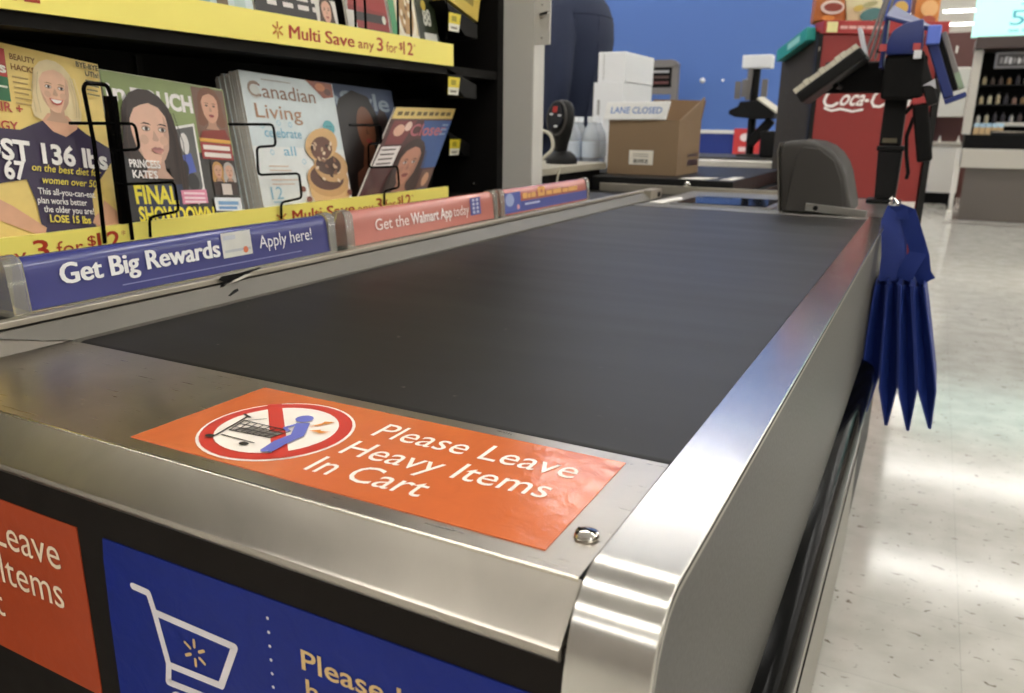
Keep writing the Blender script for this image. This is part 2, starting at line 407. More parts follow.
# left guard: grey sloped plate, groove, bright lip
MB().prism([(-.5775, .852), (-.5775, .8605), (-.5985, .8765), (-.612, .8765), (-.612, .852)], 'y', .143, 1.88, 'guard_grey').build('guard_plate', ct)
MB().add([(-.5775, .143, .8605), (-.5985, .143, .8765), (-.5985, .075, .8765), (-.594, .085, .873), (-.583, .12, .8645), (-.612, .143, .8765), (-.612, .075, .8765)], [(0, 1, 2, 3, 4), (1, 5, 6, 2)], 'guard_grey').build('guard_plate', ct)
MB().prism([(-.5785, .8602), (-.5995, .8762), (-.62, .8762), (-.62, .8602)], 'y', -.0, .1425, 'steel_deck').build('guard_upturn', ct)
MB().prism([(-.599, .8785), (-.5995, .8845), (-.603, .8855), (-.613, .8845), (-.613, .8785)], 'y', -.02, 1.88, 'guard_lip').build('guard_lip', ct, bevel=.0008)
MB().box(-.70, -.6135, -.02, 1.74, .83, .882, 'black_plastic').build('sign_ledge', ct)
ge = MB().box(-.612, -.578, 1.8805, 1.98, .858, .884, 'guard_lip').build('guard_end', ct, bevel=.002)
MB().box(-.5785, -.5772, 1.94, 1.965, .862, .876, 'black_matte').build('notch', ge)
# torn black tape on the guard
Fg = Frame((-.5965, 0, .8785), (0,1,0), (0,0,1)); Fg2 = Frame((-.5775, 0, .8605), (0,1,0), (-.021,0,.016))
tp = MB()
tp.poly(Fg, [(.338,-.004),(.345,-.004),(.35,.001),(.372,.002),(.388,.0065),(.405,.0085),(.402,.010),(.37,.008),(.342,.0085),(.337,.005),(.343,.002)], 'black_matte', .0012)
tp.poly(Fg2, [(.338,.008),(.341,.007),(.358,.012),(.359,.0155),(.352,.0145)], 'black_matte', .0006)
tp.poly(Fg, [(.352,-.002),(.374,.0005),(.39,.0045),(.378,.005),(.36,.001)], '#d8d4c8', .0014)
tp.build('torn_tape', ct)
# right steel rim wrapping down over the front
path = [(1.72, .8625), (.024, .8635)]+arc((.018, .8245), .039, 85, 0, 10)[1:]+[]
# flatten the arc into the shape of the corner
path = [(1.72, .8625), (.6, .8628), (.022, .8645), (.012, .8642), (.004, .8625), (-.004, .859), (-.0105, .8535), (-.0155, .846), (-.0195, .836), (-.0225, .824), (-.0245, .81), (-.0255, .79), (-.026, .60), (-.026, .05)]
inner = [(y+.0025*(0 if z > .862 else 1), z-.0025 if z > .85 else z) for y, z in path]
part(MB().prism(path+list(reversed(inner)), 'x', .0, .0405, 'steel_rim').build('steel_rim', ct, bevel=.0006, smooth=True, seg=1), 'polished steel rim curving down over the front corner')
# side panel with light edge trim
side = [(y+.004, z-.006) for y, z in path]+[(1.72, .05)]
MB().prism(side, 'x', .020, .037, 'side_grey').build('side_panel', ct)
edge = [(y+.004, z-.0055) for y, z in path]; edge2 = [(y+.0095, z-.011) if z > .80 else (y+.0095, z) for y, z in path]
MB().prism(edge+list(reversed(edge2)), 'x', .0365, .0392, 'side_trim').build('edge_trim', ct)
seam1 = [(y+.0005, z-.0026) for y, z in path]; seam2 = [(y+.004, z-.0055) if z > .80 else (y+.004, z) for y, z in path]
MB().prism(seam1+list(reversed(seam2)), 'x', .036, .0400, 'black_matte').build('rim_seam', ct)
# bumper
bp_ = [(.037, .585)]+[(.037+.030*math.cos(math.radians(a)), .553+.030*math.sin(math.radians(a))) for a in range(75, -80, -15)]+[(.037, .52)]
part(MB().prism(bp_, 'y', -.02, 1.48, 'rubber_black').build('bumper', ct, smooth=True), 'shiny black rubber bumper strip')
MB().box(.0365, .046, -.02, 1.72, .03, .5, 'kick_grey').build('lower_panel', ct, bevel=.002)
MB().box(.046, .048, -.02, 1.72, .30, .306, 'black_matte').build('panel_gap', ct)
# screw
sc = MB(); sc.lathe([(0, .0), (.0062, .0), (.0066, .0012), (.006, .0026), (.0035, .0036), (0, .0039)], (-.0135, .036, D), 'chrome', 20)
scr = sc.build('screw', ct, smooth=True)
MB().box(-.0185, -.0085, .0355, .0365, D+.0035, D+.0042, 'black_matte').build('slot', scr)

# orange sticker on the deck
Fd = Frame((0, 0, D), (1,0,0), (0,1,0))
st = MB().prism([(-.325, .012), (-.026, .0135), (-.0265, .1305), (-.322, .1285)], 'z', D, D+.0006, 'sticker_orange').build('warning_sticker', ct)
part(st, 'glossy orange sticker reading Please Leave Heavy Items In Cart')
t = MB(); W = '#f6ece0'
t.text('Please Leave', Fd, -.190, .0895, .144, .0225, W, .001, rise=.02)
t.text('Heavy Items', Fd, -.190, .0565, .140, .0215, W, .001, rise=.04)
t.text('In Cart', Fd, -.192, .0272, .080, .0215, W, .001, rise=.03)
t.build('lettering', st)
pc = MB(); cx, cy = -.250, .067
pc.ell(Fd, cx, cy, .0515, .0515, W, .0009, 40); pc.ell(Fd, cx, cy, .0495, .0495, '#c8392c', .0012, 40); pc.ell(Fd, cx, cy, .0405, .0405, W, .0015, 40)
pc.poly(Fd, [(-.2895,.0985),(-.2815,.1045),(-.2105,.0355),(-.2185,.0295)], '#c8392c', .0018)
Bk = '#2a2422'
pc.stroke(Fd, [(-.2782,.0361),(-.2760,.0383),(-.2831,.0729)], .0016, Bk, .0022)
pc.stroke(Fd, [(-.2886,.0753),(-.2806,.0726)], .0018, Bk, .0022); pc.stroke(Fd, [(-.2781,.0672),(-.2687,.0760)], .0008, Bk, .0022)
ta, tb_, ba, bb = (-.2795,.0664), (-.2382,.0668), (-.2752,.0491), (-.2420,.0520)
mixp = lambda p, q, f: (p[0]*(1-f)+q[0]*f, p[1]*(1-f)+q[1]*f)
for i in range(4): pc.stroke(Fd, [mixp(ta, ba, i/3), mixp(tb_, bb, i/3)], .0012, Bk, .0022)
for i in range(8): pc.stroke(Fd, [mixp(ta, tb_, i/7), mixp(ba, bb, i/7)], .0010, Bk, .0022)
pc.poly(Fd, [mixp(ba, ta, .1), mixp(bb, tb_, .1), mixp(bb, tb_, .62), mixp(mixp(ta, ba, .38), mixp(tb_, bb, .38), .3)], '#7a746e', .0020)
pc.stroke(Fd, [(-.2734,.0408),(-.2447,.0405)], .0012, Bk, .0022)
pc.ell(Fd, -.2785, .0356, .0036, .0024, Bk, .0023); pc.ell(Fd, -.2493, .0365, .0036, .0024, Bk, .0023)
Bl = '#6a70c0'
pc.ell(Fd, -.2454, .0884, .0062, .0062, Bl, .0024)
pc.poly(Fd, [(-.2448,.0795),(-.2365,.0839),(-.2240,.0638),(-.2325,.0605)], Bl, .0024)
pc.stroke(Fd, [(-.2425,.0781),(-.2453,.0691),(-.2395,.0660)], .0028, Bl, .0025)
pc.stroke(Fd, [(-.2305,.0627),(-.2325,.0488),(-.2298,.0345)], .0052, Bl, .0026); pc.stroke(Fd, [(-.2268,.0635),(-.2275,.0476),(-.2262,.0365)], .0046, Bl, .0025)
pc.poly(Fd, [(-.2328,.0786),(-.2292,.0875),(-.2297,.0911),(-.2224,.0939),(-.2270,.0865),(-.2282,.0832)][::-1], '#e8963c', .0024)
pc.poly(Fd, [(-.2281,.0732),(-.2222,.0782),(-.2206,.0762),(-.2138,.0784),(-.2190,.0730),(-.2215,.0738)][::-1], '#e8963c', .0024)
pc.build('pictogram', st)

# stickers on the front panel
Ff = Frame((0, -.021, 0), (1,0,0), (0,0,1))
so = MB().box(-.66, -.3435, -.0218, -.021, .676, .8055, 'poster_orange').build('front_sticker', ct); part(so, 'orange sticker on the black front panel')
F2 = Frame((0, -.0218, 0), (1,0,0), (0,0,1))
t = MB()
t.text('Please Leave', F2, -.5345, .768, .1685, .0245, '#f2dcc0'); t.text('Heavy Items', F2, -.5345, .737, .1655, .0245, '#f2dcc0'); t.text('In Cart', F2, -.545, .706, .100, .0245, '#f2dcc0')
t.build('lettering', so)
sb = MB().prism([(-.3175,.805),(-.012,.807),(-.012,.56),(-.325,.56),(-.3225,.66),(-.3215,.745),(-.3195,.79)], 'y', -.0218, -.021, 'poster_blue').build('front_poster', ct); part(sb, 'blue poster with a white shopping cart outline')
ic = MB(); Wi = '#e4dde0'
ic.stroke(F2, [(-.293,.7785),(-.279,.778),(-.2755,.7655),(-.268,.730),(-.2705,.716),(-.222,.719)], .0050, Wi)
ic.stroke(F2, [(-.2755,.7655),(-.207,.7645),(-.222,.732),(-.268,.730)], .0050, Wi, .0005)
ic.ring(F2, -.262, .703, .0035, .0085, Wi); ic.ring(F2, -.228, .705, .0035, .0085, Wi)
ic.build('cart_icon', sb)
t = MB(); spark(t, F2, -.2421, .7479, .0045, .0092, .0022, '#d9b77c', .0006, 28); t.build('spark_emblem', sb)
t = MB()
for i in range(13): t.ell(F2, -.1785, .7935-.0091*i, .0011, .0011, Wi, .0006, 10)
t.build('dotted_line', sb)
t = MB(); t.text('Please leave', F2, -.1555, .769, .110, .0125, '#d9b77c', bold=.012); t.text('heavy items', F2, -.1535, .7505, .106, .0125, '#d9b77c', bold=.012); t.text('in cart', F2, -.1535, .732, .058, .0125, '#d9b77c', bold=.012)
t.build('lettering', sb)

# ------------------------------------------------------------------ signs on the left rail
def rail_sign(y0, y1, face, label):
    T = thing('rail_sign', label, 'sign', (-.635, (y0+y1)/2, .882), 'slanted signs along the belt guard')
    prof = [(-.6165, .8862), (-.617, .890)]+[(-.6175-.004*t, .89+.042*t) for t in (.2,.4,.6,.8)]+[(-.623, .931), (-.6265, .934), (-.6315, .9355), (-.638, .9335), (-.652, .888), (-.652, .8862)]
    MB().prism(prof, 'y', y0+.002, y1-.002, face).build('insert', T, smooth=True)
    cap = [(-.614, .8825), (-.6145, .8895), (-.6175, .930), (-.622, .936), (-.6315, .9382), (-.640, .9355), (-.656, .8885), (-.656, .8825)]
    for a, b in ((y0-.013, y0+.004), (y1-.004, y1+.010)):
        MB().prism(cap, 'y', a, b, 'clear_plastic').build('clear_end', T, smooth=True)
    MB().box(-.6575, -.6145, y0-.012, y1+.004, .8822, .8858, 'clear_plastic').build('base_strip', T)
    return T
mat('sign_blue', (58, 62, 126), .22, var=.04, coat=.3); mat('sign_pink', (196, 122, 110), .25, var=.04, coat=.3)
sl = Vector((-.0042, 0, .044))
def SF(): return Frame((-.6172, 0, .889), (0,1,0), sl)
F = SF()
T = rail_sign(.1275, .560, 'sign_blue', 'blue slanted sign reading Get Big Rewards beside the belt')
t = MB(); t.text('Get Big Rewards', F, .1655, .0165, .197, .0195, '#f2f2f4', .0012, bold=.012, dbl=.0014)
t.build('lettering', T); t = MB(); t.text('Apply here!', F, .427, .0175, .096, .0155, '#e8e8f2', .0012); t.build('lettering', T)
t = MB(); t.rect(F, .368, .4145, .013, .0425, '#d4d4ce', .001); t.rect(F, .371, .412, .019, .022, '#b9bcc2', .0013); t.rect(F, .371, .39, .034, .039, '#c4c8d0', .0013); t.ell(F, .4035, .0195, .004, .004, '#dc7a54', .0016); t.build('card_picture', T)
t = MB(); t.rect(F, .23, .50, .0042, .0054, '#7b80b6', .0012); t.build('fine_print', T)
T = rail_sign(.606, 1.036, 'sign_pink', 'salmon pink slanted sign about an app, in the middle of the belt guard')
t = MB(); t.text('Get the', F, .664, .0135, .088, .017, '#f6e6e0', .0012, bold=.004); t.text('Walmart App', F, .758, .0135, .125, .017, '#f8ece8', .0012, bold=.025); t.text('today', F, .888, .0135, .052, .017, '#f6e6e0', .0012); t.build('lettering', T)
t = MB(); t.rect(F, .947, .984, .010, .041, '#5a5c9c', .001)
for i in range(2):
    for j in range(4): t.ell(F, .958+.014*i, .015+.0072*j, .0042, .0026, '#c8cce0', .0014)
t.build('phone_icon', T)
T = rail_sign(1.072, 1.500, 'sign_pink', 'slanted sign half salmon and half blue, nearest the cream post')
t = MB(); t.rect(F, 1.074, 1.498, .0, .020, '#4c5498', .0008); t.rect(F, 1.078, 1.148, .004, .040, '#5a66ac', .0012); t.ell(F, 1.10, .026, .018, .013, '#a9b6dc', .0015); t.ell(F, 1.135, .010, .006, .005, '#d8a0a8', .0015); t.build('colour_band', T)
t = MB()
for a, w_, h in ((1.158,.02,.011),(1.181,.014,.009),(1.198,.02,.01),(1.229,.034,.019),(1.27,.03,.009),(1.305,.045,.010),(1.356,.03,.008),(1.39,.05,.009)):
    t.rect(F, a, a+w_, .0245, .0245+h, '#e8b068', .0013)
t.ell(F, 1.246, .0345, .006, .004, '#c87058', .0016); t.rect(F, 1.165, 1.235, .011, .015, '#c8d0ec', .0013)
t.build('printed_slogan', T)

# ------------------------------------------------------------------ magazine rack
rk = thing('magazine_rack', 'black magazine rack with yellow price strips left of the belt', 'magazine rack', (-.95, .6, 0))
MB().box(-1.075, -1.06, -.45, 1.53, 0, 1.75, 'rack_black').build('back_panel', rk)
for z, th in ((.875, .012), (1.165, .0185)): MB().box(-1.059, -.868, -.45, 1.50, z, z+th, 'rack_black').build('shelf', rk)
MB().box(-1.059, -.866, 1.50, 1.53, 0, 1.75, 'rack_black').build('end_panel', rk)
MB().box(-1.059, -.866, -.45, 1.50, 0, .5, 'rack_black').build('lower_cabinet', rk)
MB().box(-1.075, -.80, -.45, 1.53, 1.751, 1.79, 'rack_black').build('shade_canopy', rk)  # unseen overhang added above the frame to shade the magazines
for y in (.30, .62): MB().box(-1.0595, -1.054, y, y+.012, .9, 1.16, 'black_plastic').build('rack_upright', rk)
mat('strip_yellow', (255, 240, 122), .4, var=.03, scale=15)
red = '#b43a22'
Fl = Frame((-.858, 0, 0), (0,1,0), (0,0,1))
def price_strip(z0, z1, starts, y1):
    s_ = MB().box(-.8665, -.8585, -.30, y1, z0, z1, 'strip_yellow').build('price_strip', rk); part(s_, 'yellow price strip with red lettering')
    F_ = Frame((-.8585, 0, 0), (0,1,0), (0,0,1)); zb = z0+.011; h = .0205
    for y in starts:
        t = MB()
        spark(t, F_, y-.026, zb+.010, .004, .012, .0032, '#c87a1c', .0006, 30)
        t.text('Multi', F_, y, zb, .075, h, red, dbl=.0016); t.text('Save', F_, y+.090, zb, .079, h, red, dbl=.0016); t.text('any', F_, y+.181, zb, .048, h*.8, red)
        t.text('3', F_, y+.238, zb, .020, h*1.12, red, bold=.012); t.text('for', F_, y+.268, zb, .036, h*.9, red)
        t.text('$', F_, y+.311, zb+.008, .012, h*.62, red, bold=.01); t.text('12', F_, y+.325, zb, .034, h*1.12, red, bold=.012); t.text('*', F_, y+.362, zb+.012, .006, h*.5, red)
        t.build('lettering', s_)
price_strip(1.182, 1.228, (-.017, .765), 1.282)
price_strip(.880, .9215, (.050, .745), 1.255)
# wire holders that keep the magazines upright
def wire(pts, r=.0021, x=-.853):
    P = rounded([(x, y, z) for y, z in pts], .008)
    MB().tube(P, r, 'rubber_black', 8).build('wire_holder', rk, smooth=True)
for d in (0, .26, .55):
    wire([(.445+d-.09, 1.055), (.449+d, 1.055), (.452+d, 1.021), (.409+d, 1.02), (.408+d, .976), (.503+d, .974), (.506+d, .932), (.455+d, .928), (.453+d, .90)])
wire([(.382, .90), (.385, 1.03), (.380, 1.098), (.384, 1.104), (.414, 1.104), (.418, 1.09), (.424, .93), (.424, .90)], .0027)
MB().box(-.868, -.860, .417, .432, .89, 1.09, 'rubber_black').build('shadow_strip', rk)  # solid black strip in place of the broad shadow beside the wire
for y in (.955, .985, 1.09, 1.135, 1.272):
    wire([(y, 1.185), (y, 1.42)], .0024, -.869)
# sloped bracket arms with price tags near the end panel
for z, y, bx in ((1.262, 1.33, -.868), (1.128, 1.325, -.868), (.990, 1.45, -.944)):
    b_ = MB()
    b_.prism([(y-.07, z+.055), (min(y+.075, 1.498), z+.020), (min(y+.075, 1.498), z-.012), (y+.02, z-.010), (y-.03, z+.02)], 'x', -1.055, bx, 'black_plastic')
    b = b_.build('bracket_shelf', rk, bevel=.001)
    xa, xb = bx+.0008, bx+.0018; Ft = Frame((xb, 0, 0), (0, 1, 0), (0, 0, 1))
    pt = MB(); pt.add([(xx, y-dy, z+dz) for xx in (xa, xb) for dy, dz in ((.055, -.006), (.012, -.006), (.002, .032), (.052, .032))], [(0,3,2,1),(4,5,6,7),(0,1,5,4),(1,2,6,5),(2,3,7,6),(3,0,4,7)], '#e6d23c')
    pt.poly(Ft, [(y-.055, z-.006), (y-.012, z-.006), (y-.008, z+.010), (y-.054, z+.010)], '#e2dfd2', .0003)
    pt.rect(Ft, y-.042, y-.022, z+.015, z+.026, '#a89a20', .0006); pt.rect(Ft, y-.046, y-.02, z-.001, z+.004, '#8a8578', .0006)
    pt.build('price_tag', b)
MB().lathe([(0, 0), (.006, 0), (.005, -.004), (0, -.006)], (-.935, 1.4995, .91), 'chrome', 12, 'y').build('bolt', rk, smooth=True)

# ------------------------------------------------------------------ magazines
def basis(lean, rot):
    l, r = math.radians(lean), math.radians(rot); e1 = V(0,1,0); e2 = V(-math.sin(l), 0, math.cos(l))
    return e1*math.cos(r)+e2*math.sin(r), e2*math.cos(r)-e1*math.sin(r)
def magazine(O, u, v, w_, h, bg, label, draw=None, th=.004, group=None, bow=.0):
    """a magazine block: cover in front of page edges; draw(mb, N, F) prints on the cover"""
    F = Frame(O, u, v); T = thing('magazine', label, 'magazine', tuple(F.at(w_/2, 0, -th/2)), group)
    n = 6
    b = MB()
    vs = []
    for l in (-.0004, -th):
        for j in (0, 1):
            for i in range(n+1): vs.append(F.at(w_*i/n, h*j, l))
    s_ = n+1; fs = []
    for i in range(n):
        fs.append((2*s_+i, 3*s_+i, 3*s_+i+1, 2*s_+i+1)); fs.append((s_+i, s_+i+1, 3*s_+i+1, 3*s_+i)); fs.append((i, 2*s_+i, 2*s_+i+1, i+1)); fs.append((i, i+1, s_+i+1, s_+i))
    fs += [(0, s_, 3*s_, 2*s_), (n, 2*s_+n, 3*s_+n, s_+n)]
    b.add(vs, fs, 'page_edge'); b.build('pages', T)
    c = MB(); c.add([F.at(0,0,-.0003), F.at(w_,0,-.0003), F.at(w_,h,-.0003), F.at(0,h,-.0003), F.at(0,0), F.at(w_,0), F.at(w_,h), F.at(0,h)], [(0,3,2,1),(4,5,6,7),(0,1,5,4),(1,2,6,5),(2,3,7,6),(3,0,4,7)], bg)
    cv = c.build('cover', T)
    if draw:
        p = MB(); draw(p, F, w_, h); p.build('cover_print', cv)
    return T
class NF:
    """normalised cover coordinates"""
    def __init__(s, mb, F, w_, h): s.mb, s.F, s.w, s.h = mb, F, w_, h; s.l = .0003
    def up(s): s.l += .00008; return s.l
    def poly(s, pts, k): s.mb.poly(s.F, [(a*s.w, b*s.h) for a, b in pts], k, s.up())
    def rect(s, a0, a1, b0, b1, k): s.poly([(a0,b0),(a1,b0),(a1,b1),(a0,b1)], k)
    def ell(s, a, b, ra, rb, k, rot=0): s.mb.ell(s.F, a*s.w, b*s.h, ra*s.w, rb*s.h, k, s.up(), 24, rot)
    def text(s, t, a, b, w_, h, k, **kw): s.mb.text(t, s.F, a*s.w, b*s.h, w_*s.w, h*s.h, k, s.up(), **kw)
    def lines(s, a, b, w_, n, k, h=.012, gap=.03):
        for i in range(n): s.rect(a, a+w_*random.uniform(.75, 1), b-gap*i, b-gap*i+h, k)
    def face(s, a, b, r, skin, hair, lip='#b0605a', long=1.0, asp=None, smile=False, turn=0):
        asp = asp or s.w/s.h; q = r*asp
        P = lambda pts: [(a+x*r, b+y*q) for x, y in pts]
        fine = r > .09
        L = -1.9*long
        s.poly(P([(-1.25,.1),(-1.22,.6),(-1.05,1.15),(-.7,1.55),(-.25,1.76),(.25,1.76),(.7,1.55),(1.05,1.15),(1.24,.6),(1.3,0),(1.38,-.7),(1.5,L*.7),(1.38,L),(.95,L*1.08),(.6,-1.4),(-.6,-1.4),(-.95,L*1.08),(-1.4,L),(-1.5,L*.7),(-1.36,-.6)]), hair)
        s.poly(P([(-.42,-.7),(.42,-.7),(.44,-1.5),(.75,-1.85),(-.75,-1.85),(-.44,-1.5)]), dark(skin, .86))
        s.poly(P([(-.88,.35),(-.84,.8),(-.6,1.2),(0,1.38),(.6,1.2),(.84,.8),(.88,.35),(.86,-.1),(.76,-.62),(.5,-1.05),(.2,-1.27),(0,-1.31),(-.2,-1.27),(-.5,-1.05),(-.76,-.62),(-.86,-.1)]), skin)
        if fine:
            s.poly(P([(.88,.35),(.86,-.1),(.76,-.62),(.5,-1.05),(.2,-1.27),(.42,-.8),(.58,-.3),(.66,.3),(.72,.8)]), dark(skin, .88))
            s.poly(P([(-.86,-.1),(-.76,-.62),(-.5,-1.05),(-.62,-.55)]), dark(skin, .9))
            for d in (-1, 1): s.ell(a+r*(.46*d+turn*.6), b-q*.28, r*.2, q*.2, dark(skin, .94))
        s.poly(P([(-1.0,.2),(-1.02,.75),(-.85,1.25),(-.3,1.58),(.3,1.58),(.85,1.25),(1.02,.75),(1.0,.2),(.82,.75),(.55,1.08),(.1,1.22),(-.25,1.12),(-.6,.95),(-.82,.6)]), hair)
        for d in (-1, 1):
            e = .38*d+turn
            if fine: s.ell(a+r*e, b+q*.17, r*.2, q*.12, dark(skin, .72)); s.ell(a+r*e, b+q*.16, r*.155, q*.07, '#ece6e0')
            s.ell(a+r*(e+.02), b+q*.165, r*(.085 if fine else .14), q*.08, '#3a2a24')
            s.poly(P([(e-.24,.33),(e-.05,.42),(e+.18,.39),(e+.25,.31),(e+.1,.35),(e-.1,.36)]), dark(hair, .8) if not smile else '#a08058')
        s.poly(P([(turn-.04,.12),(turn+.15,-.26),(turn+.06,-.34),(turn-.12,-.32),(turn-.16,-.25)]), dark(skin, .87))
        if smile:
            s.poly(P([(turn-.44,-.50),(turn-.2,-.52),(turn+.2,-.52),(turn+.44,-.50),(turn+.26,-.80),(turn,-.88),(turn-.26,-.80)]), lip)
            s.poly(P([(turn-.34,-.55),(turn+.34,-.55),(turn+.2,-.72),(turn,-.77),(turn-.2,-.72)]), '#f6f0ea')
        else:
            s.poly(P([(turn-.32,-.66),(turn-.1,-.56),(turn,-.59),(turn+.1,-.56),(turn+.32,-.66),(turn,-.69)]), dark(lip, .85))
            s.poly(P([(turn-.32,-.66),(turn,-.69),(turn+.32,-.66),(turn+.14,-.82),(turn-.14,-.82)]), lip)
        if fine:
            for k in range(7):
                d = -1 if k % 2 else 1; o = .95+.07*k
                s.mb.stroke(s.F, [((a+d*r*(o*.9))*s.w, (b+q*.9)*s.h), ((a+d*r*(o+.12))*s.w, (b-q*.3)*s.h), ((a+d*r*(o+.02))*s.w, (b+q*L*.85)*s.h)], r*s.w*.035, dark(hair, .86 if k % 3 else 1.0) if smile else dark(hair, 1.35 if k % 3 else .8), s.up())
def dark(c, f): c = c.lstrip('#'); return '#'+''.join('%02x' % min(255, int(int(c[i:i+2], 16)*f)) for i in (0, 2, 4))

def cover_woman(p, F, w_, h):
    n = NF(p, F, .21, .25)
    n.rect(.34, .475, .84, .98, '#b4342c'); n.rect(.34, .475, .72, .84, '#1f6a3c'); n.text('s', .43, .86, .04, .05, '#f2ece0', bold=.03); n.rect(.40, .465, .785, .795, '#d8e0d0')
    n.text('BEAUTY', .50, .935, .15, .028, '#8a5a20', bold=.02); n.text('HACKS', .50, .885, .14, .028, '#8a5a20', bold=.02)
    n.lines(.50, .845, .11, 6, '#b89a58', .008, .026)
    n.text('HAIR +', .30, .668, .235, .045, '#b43c28', bold=.02); n.text('ENERGY', .22, .575, .275, .045, '#b43c28', bold=.02)
    # dress, arms and hands
    n.poly([(.36,.58),(.50,.585),(.60,.63),(.66,.655),(.84,.655),(.92,.61),(1.065,.55),(1.065,.47),(.96,.36),(.90,.28),(.90,.0),(.56,.0),(.54,.22),(.50,.34),(.30,.30),(.26,.5)], '#2c1c40')
    n.poly([(.26,.26),(.40,.20),(.58,.10),(.56,.05),(.40,.10),(.24,.15)], '#d8a482')
    n.poly([(.98,.26),(1.065,.20),(1.065,.12),(.96,.10),(.88,.135),(.90,.17),(.95,.20)], '#d8a482')
    n.poly([(.63,.66),(.70,.60),(.78,.58),(.86,.63),(.87,.66),(.80,.74),(.68,.74)], '#dca888')
    n.face(.745, .815, .105, '#e6b898', '#e8d4a4', '#c05a50', .9, smile=True)
    n.text('LOST 136 lbs', .17, .43, .86, .095, '#f4f0ec', bold=.035)
    n.text('67', .37, .335, .125, .085, '#f4f0ec', bold=.035)
    n.text('on the best diet for', .53, .385, .44, .036, '#e8d44c', shear=.2, bold=.01); n.text('women over 50', .58, .325, .35, .036, '#e8d44c', shear=.2, bold=.01)
    n.text('This all-you-can-eat', .55, .268, .36, .032, '#f0ece8', bold=.01); n.text('plan works better', .54, .222, .31, .032, '#f0ece8', bold=.01); n.text('the older you are!', .57, .178, .32, .032, '#f0ece8', bold=.01)
    n.text('LOSE 15 lbs', .60, .128, .26, .036, '#ecd84c', bold=.025)
    n.text('BYE-BYE', .90, .965, .15, .026, '#24261c', bold=.03); n.text('UTIs!', .955, .925, .09, .026, '#24261c', bold=.03); n.lines(.95, .895, .10, 4, '#6a6440', .008, .024)
u, v = basis(12, -8)
magazine((-.872, .194, .9188), u, v, .224, .252, '#e9cc74', 'yellow magazine with a smiling blonde woman in purple on its cover', cover_woman)

def cover_touch(p, F, w_, h):
    n = NF(p, F, .215, .232)
    n.poly([(0,.55),(.0,1),(1,1),(1,.3),(.72,.2),(.55,.5)], '#8c9c62'); n.rect(0, 1, .0, .55, '#3a3834')
    n.text('in', .02, .83, .14, .10, '#f0ece8', bold=.03); n.text('TOUCH', .20, .815, .49, .10, '#f0ece8', bold=.045)
    n.poly([(.70,.60),(.70,.99),(.99,.99),(.99,.55)], '#7a5a48'); n.face(.845, .86, .085, '#d8a488', '#7a4c34', '#a04848', .8)
    n.poly([(.70,.63),(.74,.70),(.95,.72),(.99,.63)], '#8c3428')
    n.rect(.70, .985, .625, .65, '#e0a848'); n.text('MORE', .71, .575, .10, .035, '#f4f0ec', bold=.03); n.rect(.70, .985, .51, .622, '#a03a34')
    for b in (.575, .525): n.rect(.72, .965, b, b+.03, '#e8dcd4')
    n.poly([(.47,.70),(.67,.74),(.67,.30),(.60,.20),(.47,.26)], '#e8e6e0'); n.poly([(.485,.685),(.655,.72),(.655,.32),(.59,.24),(.485,.28)], '#5a5a58')
    n.ell(.56, .60, .035, .07, '#d8d4d0'); n.poly([(.52,.52),(.60,.54),(.62,.42),(.54,.40)], '#4a5cb0'); n.ell(.58, .35, .05, .06, '#2c2a2a'); n.ell(.53, .44, .03, .05, '#242426')
    n.rect(.76, .97, .27, .50, '#3c2c28'); n.face(.815, .43, .04, '#d0a080', '#c09050', asp=.92); n.face(.915, .43, .04, '#d4a890', '#b8b0a8', asp=.92); n.rect(.82, .91, .27, .345, '#d8ccc4')
    n.poly([(.73,.16),(.98,.16),(.98,.25),(.73,.25)], '#dfe4ea'); n.rect(.76, .95, .20, .225, '#7aa4d0'); n.rect(.76, .93, .17, .19, '#6a94c8')
    n.face(.285, .645, .165, '#e0b49c', '#33241e', '#b87a72', 1.35, turn=.18)
    n.poly([(.05,.50),(.0,.30),(.0,.0),(.10,.0),(.14,.40)], '#1e1c20'); n.poly([(.10,.30),(.46,.33),(.48,.0),(.06,.0)], '#28304c')
    n.text('PRINCESS', .075, .425, .235, .045, '#f2eeea', bold=.03); n.text("KATE'S", .085, .36, .19, .045, '#f2eeea', bold=.03)
    n.text('FINAL', .075, .205, .335, .105, '#f0e040', bold=.035); n.text('SHOWDOWN', .08, .09, .62, .09, '#f0e040', bold=.035)
    n.poly([(.44,.20),(.66,.21),(.66,.30),(.44,.29)], '#e08aa4')
    for b in (.265, .235, .21): n.rect(.46, .64, b, b+.014, '#f6d8e0')
u, v = basis(12, -5)
magazine((-.8735, .4345, .90), u, v, .215, .233, '#c8cfa8', 'celebrity magazine with a dark-haired woman and yellow headline on green cover', cover_touch)

